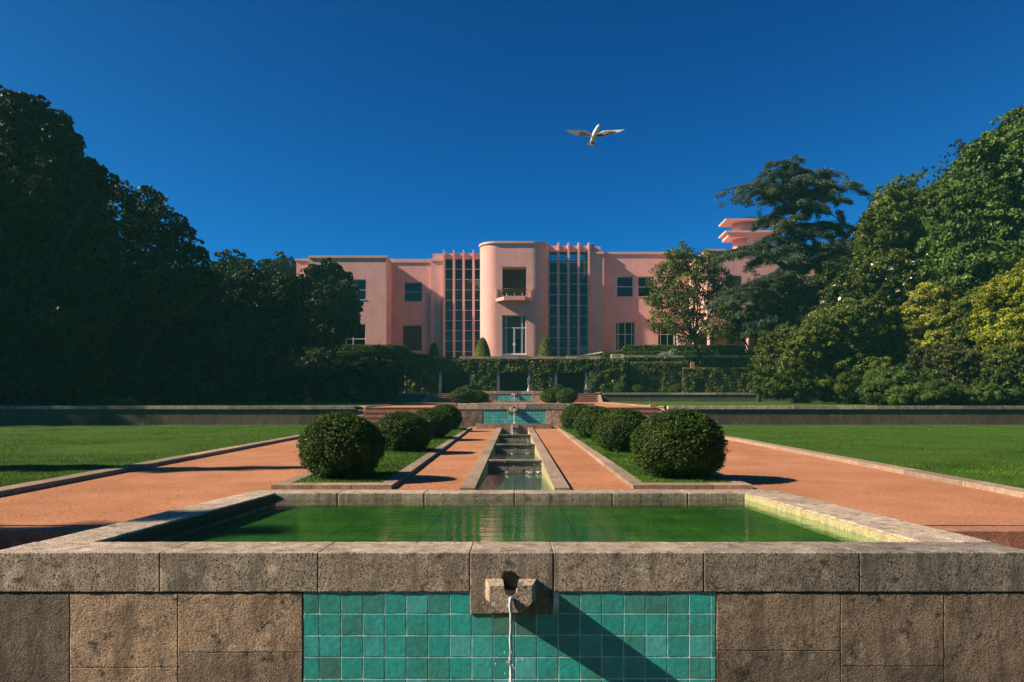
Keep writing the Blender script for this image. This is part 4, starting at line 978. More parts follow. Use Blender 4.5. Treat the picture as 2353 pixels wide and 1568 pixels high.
# glazed bays
def bay(x0, x1, D, ytop, ygl, rows, ybot, fins, yfin, finw, fp, label, lit):
    X0, X1 = PX(x0, D), PX(x1, D)
    mb = MB(); mb.box(X0, X1, D - .05, D + 1.2, PZ(ygl, D), PZ(ytop, D)); mb.build('parapet', M['pink'], house)
    fr = MB(); Zt, Zb = PZ(ygl, D), ZB
    for y in rows: z = PZ(y, D); fr.box(X0, X1, D + .02, D + .10, z - .028, z + .028)
    for i in range(len(fins) + 1):
        a = X0 if i == 0 else PX(fins[i - 1], D) + finw / 2; b = X1 if i == len(fins) else PX(fins[i], D) - finw / 2
        fr.box(a, a + .05, D + .015, D + .105, Zb, Zt - .002); fr.box(b - .05, b, D + .015, D + .105, Zb, Zt - .002)
    w = fr.build('glazed_bay', M['white'], house); w['label'] = label
    g = MB(); g.box(X0 + .01, X1 - .01, D + .055, D + .065, Zb, Zt - .01); g.build('pane', M['glass'], w)
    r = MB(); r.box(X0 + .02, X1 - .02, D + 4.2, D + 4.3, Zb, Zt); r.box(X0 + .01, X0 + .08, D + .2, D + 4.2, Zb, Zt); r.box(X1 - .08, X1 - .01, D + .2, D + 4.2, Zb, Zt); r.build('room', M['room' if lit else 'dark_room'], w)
    for x in fins:
        mb = MB(); xx = PX(x, D); mb.box(xx - finw / 2, xx + finw / 2, D - fp, D + .2, ZB, PZ(yfin, D) - .08); mb.box(xx - finw / 2 + .02, xx + finw / 2 - .02, D - fp + .02, D + .2, PZ(yfin, D) - .08, PZ(yfin, D)); mb.build('fin', M['pink'], house)
    return w
LD = 80.8
lrows = [595.6, 618.8, 642.2, 666.2, 690, 713.3, 736.7, 759.9, 783.6, 808]
wl_ = bay(1023, 1104, LD, 583, 595.3, lrows, 820, [1020.8, 1043.2, 1065.4, 1088], 576.8, .18, .55, 'left glazed bay with tall pink fins and an inner gallery', True)
mb = MB(); mb.box(PX(1023, LD) + .1, PX(1104, LD) - .1, LD + 1.5, LD + 4.1, PZ(727, LD), PZ(714, LD)); mb.box(PX(1023, LD) + .1, PX(1104, LD) - .1, LD + 1.45, LD + 1.55, PZ(697.5, LD), PZ(695.5, LD))
x = PX(1023, LD) + .15
while x < PX(1104, LD) - .1: mb.box(x, x + .07, LD + 1.46, LD + 1.54, PZ(714, LD), PZ(698, LD)); x += .19
mb.build('gallery', M['pink_trim'], wl_)
mb = MB(); mb.box(PX(1023, LD) + .1, PX(1104, LD) - .1, LD + .3, LD + .38, PZ(642, LD), PZ(597, LD)); mb.build('blind', M['shutter'], wl_)
RD = 77.2
rrows = [579, 603.3, 628, 653, 677.6, 702.2, 726.9, 751.5, 776, 801]
wr_ = bay(1262, 1351, RD, 565.7, 579, rrows, 816, [1282.7, 1306, 1329.2, 1352.4], 559.8, .19, .55, 'right glazed bay with tall pink fins, in the shade of the tower', False)
nb = MB(); nb.box(PX(1330, RD), PX(1347, RD), RD - .02, RD + .005, PZ(812, RD), PZ(795, RD)); nb.build('notice', M['notice'], wr_)
# right pilaster and wing
D = 76.9
wall_box('wall', 1353.5, 1388, D, 88, 583, []); cornice(1353, 1388, D, 579, 584.5, .12, 3)
mb = MB(); mb.box(PX(1353, D), PX(1380.5, D), D + .2, D + 3, PZ(583, D), PZ(565.3, D)); mb.build('parapet', M['pink'], house)
mb = MB(); mb.box(PX(1358, D), PX(1367, D), D + .5, D + .9, PZ(565.3, D), PZ(560, D)); mb.build('roof_vent', M['dark_room'], house)
D = 77.6
o, ops = wall_box('wall', 1388, 1590, D, 88, 584, [(1417, 1455, 634.8, 682), (1466, 1503.5, 635.5, 682), (1414.6, 1459, 740.6, 806), (1512, 1557, 741, 806)])
cornice(1388, 1590, D, 580, 585, .12, 4)
window(ops[0], D, [], [.5], 'white'); window(ops[1], D, [], [.5], 'white'); window(ops[2], D, [.15, .5, .85], [.42], 'white'); window(ops[3], D, [.15, .5, .85], [.42], 'white')
# right projecting block, raised over an open portico with columns
B0, BX0, BX1 = 70.2, 18.25, 34.0
zt2, zl = PZ(578, B0), PZ(748, B0)
mb = MB(); mb.box(BX0, BX1, B0, 86, zl, zt2); mb.box(BX0 + 2.8, BX1, B0 + 3.2, 85.9, ZB, zl - .001); mb.build('wall', M['pink'], house)
mb = MB(); mb.box(BX0 - .14, BX1 + .14, B0 - .14, 86, zt2 + .002, zt2 + .2); mb.box(BX0 - .06, BX1, B0 - .06, B0 + .4, zl - .28, zl - .003); mb.box(BX0 - .06, BX0 + .4, B0 + .402, 77.5, zl - .28, zl - .003); mb.build('cornice', M['pink_trim'], house)
for xx, yy in ((18.55, B0 + .35), (18.5, B0 + 6.1), (22.2, B0 + .35), (26.0, B0 + .35)):
    mb = MB(); mb.cyl(xx, yy, ZB, zl - .28, .20, 24); mb.build('column', M['pink'], house)
sm = MB(); sm.box(PX(1668, 70.2), PX(1700, 70.2), B0 - .03, B0 - .003, PZ(690, 70.2), PZ(634, 70.2)); sm.build('window', M['dark_room'], house)
mb = MB(); mb.box(19.0, 29.2, 74.5, 80, 16.6, PZ(573.5, 74)); mb.build('parapet', M['pink'], house)
# rooftop lookout with two cantilevered slabs
lk = MB(); TDp = 74.0
lk.tube([(21.1 + 2.35, 75.7, PZ(575, 74)), (21.1 + 2.35, 75.7, 19.2)], [1.12, 1.12], 28, .5); lk.tube([(23.4, 75.7, 19.8), (23.4, 75.7, 20.86)], [1.14, 1.14], 28, .5)
lk.box(PX(1721, TDp), PX(1775, TDp), 74.35, 77, PZ(576, 74), 19.2)
lk.box(21.1 + .3, 26.8, 74.25, 76.4, 19.22, 19.66); lk.build('lookout_tower', M['pink'], house)
lk = MB(); lk.box(21.1, 27.0, 74.0, 76.6, 19.662, 19.82); lk.box(21.1, 26.8, 74.0, 76.6, 20.862, 21.02); lk.cyl(23.9, 75.4, 21.02, 21.28, .95, 24, r1=.5); lk.build('lookout_slab', M['pink_trim'], house)
lk = MB(); lk.cyl(23.9, 75.4, 21.30, 21.5, .8, 20, r1=.45); lk.build('skylight', M['glass'], house)
# central tower with rounded corners
TD = 75.4; X0, X1, r_ = PX(1103.2, 77.1), PX(1261.3, 77.1), 1.75
def outline(o=0.0):
    pts = [(X0 - o, 83.0), (X0 - o, TD + r_)]
    for i in range(1, 24): t = math.pi + (math.pi / 2) * i / 24; pts.append((X0 + r_ + (r_ + o) * math.cos(t), TD + r_ + (r_ + o) * math.sin(t)))
    pts += [(X0 + r_, TD - o), (X1 - r_, TD - o)]
    for i in range(1, 24): t = -math.pi / 2 + (math.pi / 2) * i / 24; pts.append((X1 - r_ + (r_ + o) * math.cos(t), TD + r_ + (r_ + o) * math.sin(t)))
    return pts + [(X1 + o, TD + r_), (X1 + o, 83.0)]
ol = outline(); ZT = PZ(560, TD); mb = MB()
fi = [i for i in range(len(ol) - 1) if abs(ol[i][1] - TD) < 1e-6 and abs(ol[i + 1][1] - TD) < 1e-6][0]
for rng_ in (range(0, fi), range(fi + 1, len(ol) - 1)):
    idx = list(rng_); vs = [(ol[i][0], ol[i][1], ZB) for i in idx + [idx[-1] + 1]] + [(ol[i][0], ol[i][1], ZT) for i in idx + [idx[-1] + 1]]; n = len(idx) + 1
    mb.poly(vs, [(k, k + 1, n + k + 1, n + k) for k in range(n - 1)], .5, True)
tops = [(PX(1153.9, TD), PX(1209.4, TD), PZ(681, TD), PZ(613.2, TD)), (PX(1153.7, TD), PX(1209.7, TD), PZ(815.5, TD), PZ(724.6, TD))]
xs = sorted({X0 + r_, X1 - r_, tops[0][0], tops[0][1], tops[1][0], tops[1][1]}); zs = sorted({ZB, ZT, *[t[2] for t in tops], *[t[3] for t in tops]})
for i in range(len(xs) - 1):
    for j in range(len(zs) - 1):
        cx, cz = (xs[i] + xs[i + 1]) / 2, (zs[j] + zs[j + 1]) / 2
        if any(o[0] < cx < o[1] and o[2] < cz < o[3] for o in tops): continue
        mb.poly([(xs[i], TD, zs[j]), (xs[i + 1], TD, zs[j]), (xs[i + 1], TD, zs[j + 1]), (xs[i], TD, zs[j + 1])], [(0, 1, 2, 3)], .5)
for (a, b, c, d), T in zip(tops, (1.5, .35)):
    mb.poly([(a, TD, c), (a, TD + T, c), (a, TD + T, d), (a, TD, d)], [(0, 1, 2, 3)], .5); mb.poly([(b, TD, c), (b, TD, d), (b, TD + T, d), (b, TD + T, c)], [(0, 1, 2, 3)], .5)
    mb.poly([(a, TD, d), (a, TD + T, d), (b, TD + T, d), (b, TD, d)], [(0, 1, 2, 3)], .5); mb.poly([(a, TD, c), (b, TD, c), (b, TD + T, c), (a, TD + T, c)], [(0, 1, 2, 3)], .5)
vs = [(p[0], p[1], ZT) for p in ol]; mb.poly(vs, [list(range(len(ol)))], .5)
tw = mb.build('tower', M['pink'], house)
mb = MB(); o2 = outline(.13); mb.prism(o2, ZT + .004, PZ(555, TD), .5, True); mb.build('cornice', M['pink_trim'], tw)
mb = MB(); a, b, c, d = tops[0]
for i in range(26): z = c + (d - c) * i / 26; mb.box(a + .01, b - .01, TD + 1.36, TD + 1.44, z, z + (d - c) / 26 - .014)
mb.build('shutter', M['shutter'], house)
# balcony
bx0, bx1, bf0, bf1 = PX(1139, 75.3), PX(1223.6, 75.3), PX(1157.6, 74.4), PX(1206, 74.4); zs0, zs1 = PZ(689.5, 74.4), PZ(682, 74.4)
bal = MB(); bal.prism([(bx0, TD - .003), (bf0, TD - 1.0), (bf1, TD - 1.0), (bx1, TD - .003)], zs0, zs1); bo = bal.build('balcony', M['pink'], house)
for xa, xb in ((bx0, bx0 + .19), (bx1 - .19, bx1)): bp = MB(); bp.box(xa, xb, TD - .20, TD - .004, zs1 + .002, PZ(663.2, 75.2)); bp.build('balcony_pier', M['pink_trim'], bo)
rl = MB(); zr = PZ(663.6, 74.4); path = [(bx0 + .2, TD - .1), (bf0 + .05, TD - .93), (bf1 - .05, TD - .93), (bx1 - .2, TD - .1)]
for a, b in zip(path[:-1], path[1:]):
    rl.tube([(a[0], a[1], zr), (b[0], b[1], zr)], [.025, .025], 6); rl.tube([(a[0], a[1], zs1 + .08), (b[0], b[1], zs1 + .08)], [.018, .018], 6)
    n = max(2, int(math.hypot(b[0] - a[0], b[1] - a[1]) / .15))
    for i in range(n + 1): t = i / n; q = (a[0] + (b[0] - a[0]) * t, a[1] + (b[1] - a[1]) * t); rl.tube([(*q, zs1), (*q, zr)], [.011, .011], 5)
rl.build('railing', M['iron'], bo)
wr = MB(); wr.box(tops[0][0] + .05, tops[0][1] - .05, TD - .66, TD - .54, zs1, zs1 + .03)
for i in range(9): x = tops[0][0] + .1 + (tops[0][1] - tops[0][0] - .2) * i / 8; wr.box(x - .045, x + .045, TD - .65, TD - .6, zs1 + .02, zs1 + .20)
for x in (1164, 1182, 1200): xx = PX(x, TD - .6); wr.box(xx - .03, xx + .03, TD - .59, TD - .55, zs1 + .01, zs1 + .42)
wr.build('planter_rack', M['white'], bo)
# door with side lights, fanlight and curtains
a, b, c, d = tops[1]; dd = TD + .2; W_ = b - a; H_ = d - c
fr = MB(); f = .075
tx = lambda t: a + W_ * t; tz = lambda t: d - H_ * t
fr.box(a, b, dd, dd + .1, c - .0, c + .16)
for t in (.012, .165, .82, .975): fr.box(tx(t) - f / 2, tx(t) + f / 2, dd + .004, dd + .096, c + .162, d)
fr.box(a, b, dd - .004, dd + .104, tz(.315) - .04, tz(.315) + .04); fr.box(tx(.165), tx(.82), dd + .006, dd + .09, d - .07, d)
for t in (.475, .515): fr.box(tx(t) - .028, tx(t) + .028, dd + .008, dd + .09, c + .16, tz(.315) - .04)
dr = fr.build('door', M['white'], house); dr['label'] = 'white framed glass garden door with a round handle plate'
hd = MB(); n = 24; zc = PZ(791, TD); hx = tx(.495)
hd.poly([(hx + .155 * math.cos(6.2832 * i / n), dd - .03, zc + .155 * math.sin(6.2832 * i / n)) for i in range(n)] + [(hx + .155 * math.cos(6.2832 * i / n), dd - .006, zc + .155 * math.sin(6.2832 * i / n)) for i in range(n)], [list(range(n)), list(range(n, 2 * n))[::-1]] + [((i + 1) % n, i, n + i, n + (i + 1) % n) for i in range(n)], .5)
hd.build('handle', M['white'], dr)
gp = MB(); gp.box(a + .02, b - .02, dd + .045, dd + .055, c + .1, d - .01); gp.build('pane', M['clear_glass'], dr)
cu = MB()
for u0, u1 in ((.0, .15), (.74, .98)):
    n = 26; vs = [(tx(u0 + (u1 - u0) * i / n), dd + .32 + .035 * math.sin(i * 1.7), z) for z in (c, d) for i in range(n + 1)]
    cu.poly(vs, [(i, i + 1, n + 2 + i, n + 1 + i) for i in range(n)], .5, True)
cu.build('curtain', M['curtain'], dr)
rm = MB(); rm.box(X0 + .5, X1 - .5, TD + 2.6, TD + 2.7, ZB, d + .1); rm.box(X0 + 1.7, X1 - 1.7, TD + .45, TD + 2.6, d + .1, d + .2); rm.build('hall_wall', M['room'], dr)
rm = MB(); rm.box(tx(.50), tx(.74), TD + 2.5, TD + 2.59, c, tz(.52)); rm.build('inner_door', M['dark_room'], dr)
st = MB(); st.box(PX(1150, 74.8), PX(1219, 74.8), 74.5, TD - .004, ZB, PZ(819.5, 74.5)); st.box(PX(1153, 75), PX(1212, 75), 74.9, TD - .006, PZ(819.4, 74.5), PZ(816, 74.9)); st.build('doorstep', M['granite'], house)

# ------------------------------------------------------------------ sign
sg = empty('sign_board', (PX(1347, 62.9), 63.9, G3), 'small dark sign board with white lettering lines at the top of right far stairs', 'sign')
mb = MB(); xx = PX(1347, 63.9); mb.box(xx - .22, xx + .22, 63.88, 63.91, G3 + .05, G3 + .52); mb.build('panel', M['sign'], sg)
mb = MB()
for z, wd, of in ((.47, .13, .05), (.41, .30, -.03), (.37, .22, 0)): mb.box(xx + of - wd / 2, xx + of + wd / 2, 63.870, 63.879, G3 + z - .012, G3 + z + .012)
mb.build('lettering', M['white'], sg)
mb = MB(); mb.box(xx - .14, xx + .12, 63.80, 63.99, G3, G3 + .048); mb.build('foot', M['white'], sg)
# small white object at the foot of the portico column
mb = MB(); q = P(1214.5, 899, 63.4); mb.tube([(q.x, 63.4, 3.1), (q.x, 63.4, 3.2), (q.x - .03, 63.4, 3.34), (q.x - .06, 63.4, 3.42)], [.13, .14, .07, .02], 10, .5); tag(mb.build('marker_stone', M['white']), 'tiny white cone standing behind the farthest fountain coping', 'marker')

# ------------------------------------------------------------------ silver shrubs on the right terrace
for lab, x, y, rx, ry in (('round silvery shrub before the right upper hedge', 1549, 812, 12.5, 9.5), ('low flat silvery shrub left of the round silvery one', 1525, 817, 13, 5)):
    shrub('silver_shrub', lab, 'shrub', plobes(67.9, [(x, y, rx, ry)], jit=0), 3000, .10, M['leaf_silver'], clump=.2, core=.85, cn=40, stems=False, group='silvery shrubs')

# ------------------------------------------------------------------ trees, left side
DK, MD = M['leaf_dark'], M['leaf_mid']
tree('broadleaf_tree', 'tallest dark broadleaf tree on the left, rising along the picture edge', 'tree', (PX(40, 42), 42, g2(42)),
     plobes(42, [(-70, 350, 105), (10, 318, 78), (78, 300, 62), (85, 270, 32), (128, 368, 62), (150, 330, 28), (182, 430, 60), (60, 450, 120), (-60, 520, 150), (130, 540, 105), (195, 520, 45), (30, 660, 140), (160, 680, 90), (-120, 680, 130), (20, 800, 120), (205, 400, 24), (222, 440, 20)], jit=2.5), 150000, .30, DK, trunk_r=.55, clump=.30, core=.72, cn=34, asp=.8)
tree('broadleaf_tree', 'sliver of a taller tree showing at the far left picture edge', 'tree', (PX(-90, 50), 50, g2(50)),
     plobes(50, [(-80, 300, 90), (-28, 225, 34), (-40, 290, 40), (-110, 450, 120)], jit=1), 14000, .36, DK, trunk_r=.5, clump=.3, core=.7, asp=.8)
tree('broadleaf_tree', 'open branched tree right of the tallest left tree, with sky showing between its twigs', 'tree', (PX(290, 48), 48, g2(48)),
     plobes(48, [(262, 500, 62), (335, 470, 40), (300, 545, 50), (372, 515, 42), (350, 575, 45), (410, 555, 38), (440, 578, 26), (300, 610, 60), (390, 620, 48), (250, 590, 60), (465, 585, 16), (410, 512, 18), (230, 660, 70), (350, 680, 75), (430, 650, 40)], jit=2), 32000, .22, DK, trunk_r=.3, clump=.38, core=.0, cn=24, airy=.7, asp=.85, twigs=6)
tree('domed_tree', 'far rounded green tree behind the others, left of the house', 'tree', (PX(540, 88), 88, 6.3), plobes(88, [(540, 640, 55, 52), (505, 650, 40), (580, 660, 40), (540, 690, 60)], jit=1), 16000, .42, DK, trunk_r=.4, clump=.22, core=.85, cn=40, group='far domed trees')
tree('domed_tree', 'far rounded green tree beside the left corner of the house', 'tree', (PX(640, 90), 90, 6.3), plobes(90, [(640, 640, 46, 48), (610, 660, 35), (675, 655, 36), (640, 690, 55)], jit=1), 14000, .42, DK, trunk_r=.4, clump=.22, core=.85, cn=40, group='far domed trees')
tree('broadleaf_tree', 'dark dense tree on the terrace standing before the left wing of the house', 'tree', (PX(745, 66.5), 66.3, 3.1),
     plobes(66, [(760, 630, 26, 30), (728, 640, 26, 30), (716, 672, 26), (752, 690, 50), (790, 672, 28), (800, 640, 9, 14), (806, 700, 22), (815, 735, 13, 18), (775, 740, 40), (720, 730, 26), (800, 760, 12), (700, 700, 20), (745, 770, 38, 22), (708, 660, 12, 20)], jit=1), 42000, .24, DK, trunk_r=.28, clump=.30, core=.72, cn=26, asp=.9)
tree('broadleaf_tree', 'mid green tree with warm lit upper leaves in the middle of the left slope', 'tree', (PX(600, 58), 58, g2(58)),
     plobes(58, [(530, 690, 45), (575, 655, 36), (620, 690, 42), (665, 720, 40), (560, 740, 60), (640, 770, 55), (500, 730, 50), (690, 770, 36), (600, 830, 60), (520, 820, 60), (690, 660, 26, 34), (650, 665, 30)], jit=1.5), 38000, .25, DK, trunk_r=.3, clump=.3, core=.75)
tree('broadleaf_tree', 'dark low tree filling the left slope between the tall trees', 'tree', (PX(400, 52), 52, g2(52)),
     plobes(52, [(330, 720, 75), (420, 700, 60), (470, 650, 40), (380, 800, 90), (480, 780, 70), (280, 820, 80), (440, 870, 60)], jit=1.5), 34000, .27, DK, trunk_r=.3, clump=.3, core=.8)
shrub('evergreen_shrub', 'spreading evergreen shrub with glinting leaves low at the left picture edge', 'shrub', plobes(39, [(60, 740, 70, 50), (150, 745, 60, 45), (-20, 770, 70), (110, 810, 90, 70), (200, 790, 40), (30, 860, 90, 60), (160, 880, 80, 50)], jit=1), 36000, .17, DK, clump=.3, core=.8, cn=34)
for k, (x, y, r, D, lab) in enumerate(((250, 880, 75, 44, 'dark shrub behind the left lawn wall, beside the glinting evergreen'), (380, 885, 70, 50, 'dark shrub in the middle of the left border'), (520, 880, 70, 56, 'dark shrub below the lit mid green tree'), (640, 880, 62, 60, 'dark shrub left of centre on the upper left lawn'), (750, 868, 58, 62.3, 'dark shrub below the terrace tree on the left'), (860, 872, 52, 62.6, 'dark shrub at the foot of the left ivy wall'))):
    shrub('dark_shrub', lab, 'shrub', plobes(D, [(x, y, r, min(r, (g2(D) * -F / D + HY) - y + 4)), (x - r * .6, y - r * .2, r * .6, r * .6), (x + r * .5, y + r * .05, r * .6, r * .55)], jit=.8), 9000, .22, DK, clump=.3, core=.85, group='dark shrubs in the left border')
shrub('feathery_plant', 'small feathery plant lit above the left stone wall', 'plant', plobes(36, [(265, 925, 24, 12), (300, 924, 10, 12)], jit=.2), 900, .16, M['leaf_hedge'], clump=.4, core=0, asp=.12, stems=False)
# trees that stand left of the picture and throw the long shadows over path and pool
for lab, x, y, zb, h, r in (('slender cypress left of the picture, casting a streak of shadow on the path', -22, 10.5, -.6, 11.6, 1.1), ('tall cypress left of the picture, casting shade across the pool corner', -24, 3.5, -1.8, 14.6, 1.45)):
    lo = []
    for i in range(9): t = i / 8; lo.append(((x, y, zb + 1 + (h - 1) * t), (r * (1 - .72 * t ** 1.5) * (.8 + .2 * (i > 0)), r * (1 - .72 * t ** 1.5), h / 12)))
    tree('cypress', lab, 'tree', (x, y, zb), lo, 9000, .22, DK, trunk_r=.15, clump=.3, core=.9, limbs=False, group='cypresses')

# ------------------------------------------------------------------ trees, right side
tree('maple_tree', 'small open crowned tree on the terrace before the right wing of the house', 'tree', (PX(1612, 66.8), 66.7, 6.0),
     plobes(66.6, [(1572, 575, 17, 16), (1560, 600, 26, 24), (1600, 610, 34, 28), (1535, 625, 30, 26), (1570, 650, 44, 34), (1620, 650, 32, 34), (1512, 655, 22, 16), (1500, 690, 18, 14), (1530, 690, 34, 24), (1575, 700, 36, 26), (1520, 735, 26, 22), (1555, 745, 30, 22), (1505, 755, 12, 12), (1645, 690, 26, 34), (1600, 735, 22, 22), (1655, 640, 26, 30), (1668, 700, 26, 30), (1640, 755, 30, 24), (1580, 780, 20, 12), (1625, 600, 22, 20), (1545, 590, 18, 14)], jit=.9), 34000, .16, M['leaf_olive'], trunk_r=.17, clump=.42, core=0, airy=.7, cn=40, asp=.8, twigs=3, cut=.9)
# cedar: tiers of drooping flat sprays
cdD = 56.0
cd = empty('cedar_tree', (PX(1830, cdD), cdD, g2(cdD)), 'tall blue green cedar with flat drooping tiers before the right wing', 'tree')
tk = MB(); bx = PX(1822, cdD); zt0 = PZ(380, cdD); zg = g2(cdD)
tk.tube([(bx + .4, cdD, zg - .3), (bx + .2, cdD, zg + 4), (bx, cdD, zg + 9), (bx, cdD, zg + 14), (bx + .2, cdD, zt0)], [.6, .48, .36, .2, .04], 12)
prof = [(378, 20, 30), (396, 66, 85), (420, 80, 132), (446, 162, 120), (478, 128, 165), (515, 112, 165), (548, 90, 130), (584, 140, 130), (618, 185, 140), (655, 160, 140), (692, 165, 120), (728, 120, 100), (760, 110, 90)]
Qs, Vs = [], []
for (y, wl__, wr__) in prof:
    z = PZ(y, cdD)
    nb = 5 if y < 395 else 10
    for k in range(nb):
        az = 2 * math.pi * (k + rng.uniform(0, .8)) / nb; cx_ = math.cos(az); wpx = wl__ if cx_ < 0 else wr__
        L = wpx * cdD / F * rng.uniform(.70, 1.22) * (1 if abs(cx_) > .5 else .85); zz = z + rng.uniform(-.35, .35); up = rng.uniform(-.04, .20)
        a = Vector((bx, cdD, zz - .5)); pts = []
        for i in range(7):
            t = i / 6; pts.append(a + Vector((cx_ * L * t, math.sin(az) * L * t * .8, L * (up * math.sin(t * 2.2) * 1.6 - .16 * t ** 3) + .5 * min(1, t * 3))))
        tk.tube(pts, [.10 * (1 - i / 6.6) * max(.5, L / 5) for i in range(7)], 5, cap=False)
        m = int(330 * L ** 1.15); t = rng.uniform(.12, 1.02, m) ** .75; nt_ = max(4, int(L * 4.2)); tc_ = rng.uniform(.15, 1, nt_); j = rng.integers(0, nt_, m)
        t = np.clip(tc_[j] + rng.normal(0, .035, m), .08, 1.04); side = rng.normal(0, 1, nt_)[j] * (.20 * L * (1.12 - t)) * 1.0 + rng.normal(0, .12, m)
        PA = np.array([list(q) for q in pts]); f_ = np.clip(t, 0, .999) * 6; i0 = f_.astype(int); fr_ = (f_ - i0)[:, None]; base = PA[i0] * (1 - fr_) + PA[np.minimum(i0 + 1, 6)] * fr_
        perp = np.array([-math.sin(az), cx_, 0]); outd = np.array([cx_, math.sin(az), 0])
        p = base + perp * side[:, None] + rng.normal(0, .05, (m, 3)); p[:, 2] += rng.uniform(-.20, .12, m) - .22 * np.abs(side) ** 1.3
        al = outd * .8 + perp * np.sign(side)[:, None] * .9 + np.array([0, 0, -.35]); Qs.append(leafq(p, np.tile(np.array([0, -.25, 1.]), (m, 1)), .24, .20, .45, al, .8)); Vs.append(np.clip(.45 + rng.normal(0, .22, m) + rng.normal(0, .15), 0, 1))
quads_obj('crown', np.concatenate(Qs), np.concatenate(Vs), M['leaf_cedar'], cd); tk.build('trunk', M['bark'], cd)
def rt(name, label, D, items, n, leaf, mat, zb=None, **kw):
    L = plobes(D, items, jit=kw.pop('jit', 1.3)); cx_ = sum(c[0] for c, r in L) / len(L)
    return tree(name, label, 'tree', (cx_, D + .5, g2(D) if zb is None else zb), L, n, leaf, mat, **kw)
rt('chestnut_tree', 'upright olive green tree right of the cedar', 53, [(2065, 470, 52, 50), (2030, 520, 50), (2100, 520, 55), (2020, 590, 48), (2090, 600, 65), (2010, 650, 50), (2080, 680, 70), (2135, 450, 22), (2060, 760, 90), (2040, 845, 80, 60)], 90000, .20, M['leaf_olive'], clump=.26, core=.75, cn=34, trunk_r=.4)
rt('broadleaf_tree', 'dark tree showing between the olive green tree and the great right tree', 60, [(2150, 490, 48), (2120, 540, 50), (2165, 600, 70), (2170, 450, 22), (2140, 720, 100)], 16000, .32, DK, clump=.3, core=.85, trunk_r=.4)
rt('chestnut_tree', 'great dense green tree filling the right picture edge', 45, [(2390, 380, 120), (2330, 340, 62), (2352, 300, 46), (2280, 400, 70), (2240, 390, 38), (2245, 350, 26), (2230, 480, 80), (2200, 430, 36), (2330, 500, 120), (2195, 560, 60), (2270, 600, 110), (2380, 640, 120), (2210, 650, 70), (2300, 730, 110), (2440, 500, 110), (2200, 760, 70), (2310, 850, 100, 70)], 200000, .20, M['leaf_feather'], clump=.22, core=.85, cn=60, trunk_r=.6, asp=.7, droop=.15)
rt('broadleaf_tree', 'dark green tree filling the gap between cedar and olive green tree', 62, [(1930, 640, 50, 44), (1890, 690, 50), (1960, 700, 50), (1985, 590, 40), (1930, 590, 34, 26), (1900, 610, 26, 22), (1860, 760, 60)], 30000, .22, M['leaf_mid'], clump=.3, core=.75, trunk_r=.3)
rt('broadleaf_tree', 'low dark tree under the cedar, hiding the foot of the right wing', 61, [(1745, 735, 44, 40), (1700, 752, 34, 36), (1790, 720, 44, 44), (1760, 690, 34, 26), (1810, 770, 50, 40), (1690, 720, 24, 22)], 26000, .17, M['leaf_dark'], clump=.3, core=.6, trunk_r=.2)
rt('magnolia_tree', 'glossy magnolia with a few white flowers in front of the tall right trees', 49, [(2045, 625, 56, 42), (1985, 650, 50, 38), (2110, 640, 50, 44), (1930, 695, 45, 32), (2000, 710, 60), (2080, 700, 60), (1880, 735, 30, 26), (2140, 720, 50)], 50000, .23, M['leaf_magnolia'], clump=.28, core=.75, cn=30, trunk_r=.25, asp=.5)
mg = bpy.data.objects['magnolia_tree']; fb = MB()
for x, y in ((1887, 693), (2045, 617), (1960, 708), (1945, 722), (2180, 637), (2160, 640), (1905, 740), (1850, 752), (2060, 668), (2096, 700), (2020, 700)):
    q = P(x, y, 46.7)
    for k in range(6):
        t = k * 1.05; fb.poly([(q.x, q.y, q.z), (q.x + .17 * math.cos(t), q.y - .03, q.z + .11 * math.sin(t)), (q.x + .2 * math.cos(t + .5), q.y - .10, q.z + .13 * math.sin(t + .5) + .05), (q.x + .13 * math.cos(t + 1), q.y - .05, q.z + .09 * math.sin(t + 1))], [(0, 1, 2, 3)], .5)
fb.build('flowers', M['petal'], mg)
rt('evergreen_shrub', 'broad olive shrub sloping down below the magnolia', 46, [(1960, 730, 60, 40), (1910, 760, 60, 44), (2010, 745, 55, 45), (1860, 790, 45, 36), (1940, 810, 75, 55), (2020, 810, 60, 55), (1980, 870, 70, 45), (1830, 830, 36, 40)], 90000, .14, M['leaf_olive'], clump=.22, core=.8, cn=44, trunk_r=.15)
rt('evergreen_shrub', 'golden yellow shrub in the middle of the right border', 44, [(2140, 690, 46, 34), (2105, 730, 42, 36), (2170, 730, 50, 44), (2110, 790, 44, 40), (2165, 790, 40, 36), (2200, 700, 28)], 60000, .13, M['leaf_gold'], clump=.24, core=.7, cn=60, trunk_r=.15)
rt('evergreen_shrub', 'bright yellow leaved shrub at the right picture edge', 40, [(2330, 690, 50, 60), (2370, 660, 50, 60), (2280, 740, 50, 50), (2340, 780, 70, 60), (2400, 740, 70), (2265, 690, 26, 30)], 60000, .13, M['leaf_yellow'], clump=.24, core=.72, cn=60, trunk_r=.15)
rt('evergreen_shrub', 'green shrub between the golden and the bright yellow shrubs', 43, [(2250, 720, 44, 60), (2235, 790, 40, 50), (2230, 850, 50)], 15000, .17, M['leaf_olive'], clump=.28, core=.75, trunk_r=.12)
rt('evergreen_shrub', 'large dark rounded shrub at the left end of the right border', 51, [(1800, 800, 55, 46), (1765, 840, 38, 44), (1840, 845, 62, 56), (1790, 880, 58, 38), (1870, 880, 52, 42), (1900, 820, 40), (1815, 770, 32, 20), (1760, 885, 30, 24), (1930, 870, 56, 48)], 80000, .15, M['leaf_mid'], clump=.22, core=.82, cn=44, trunk_r=.15)
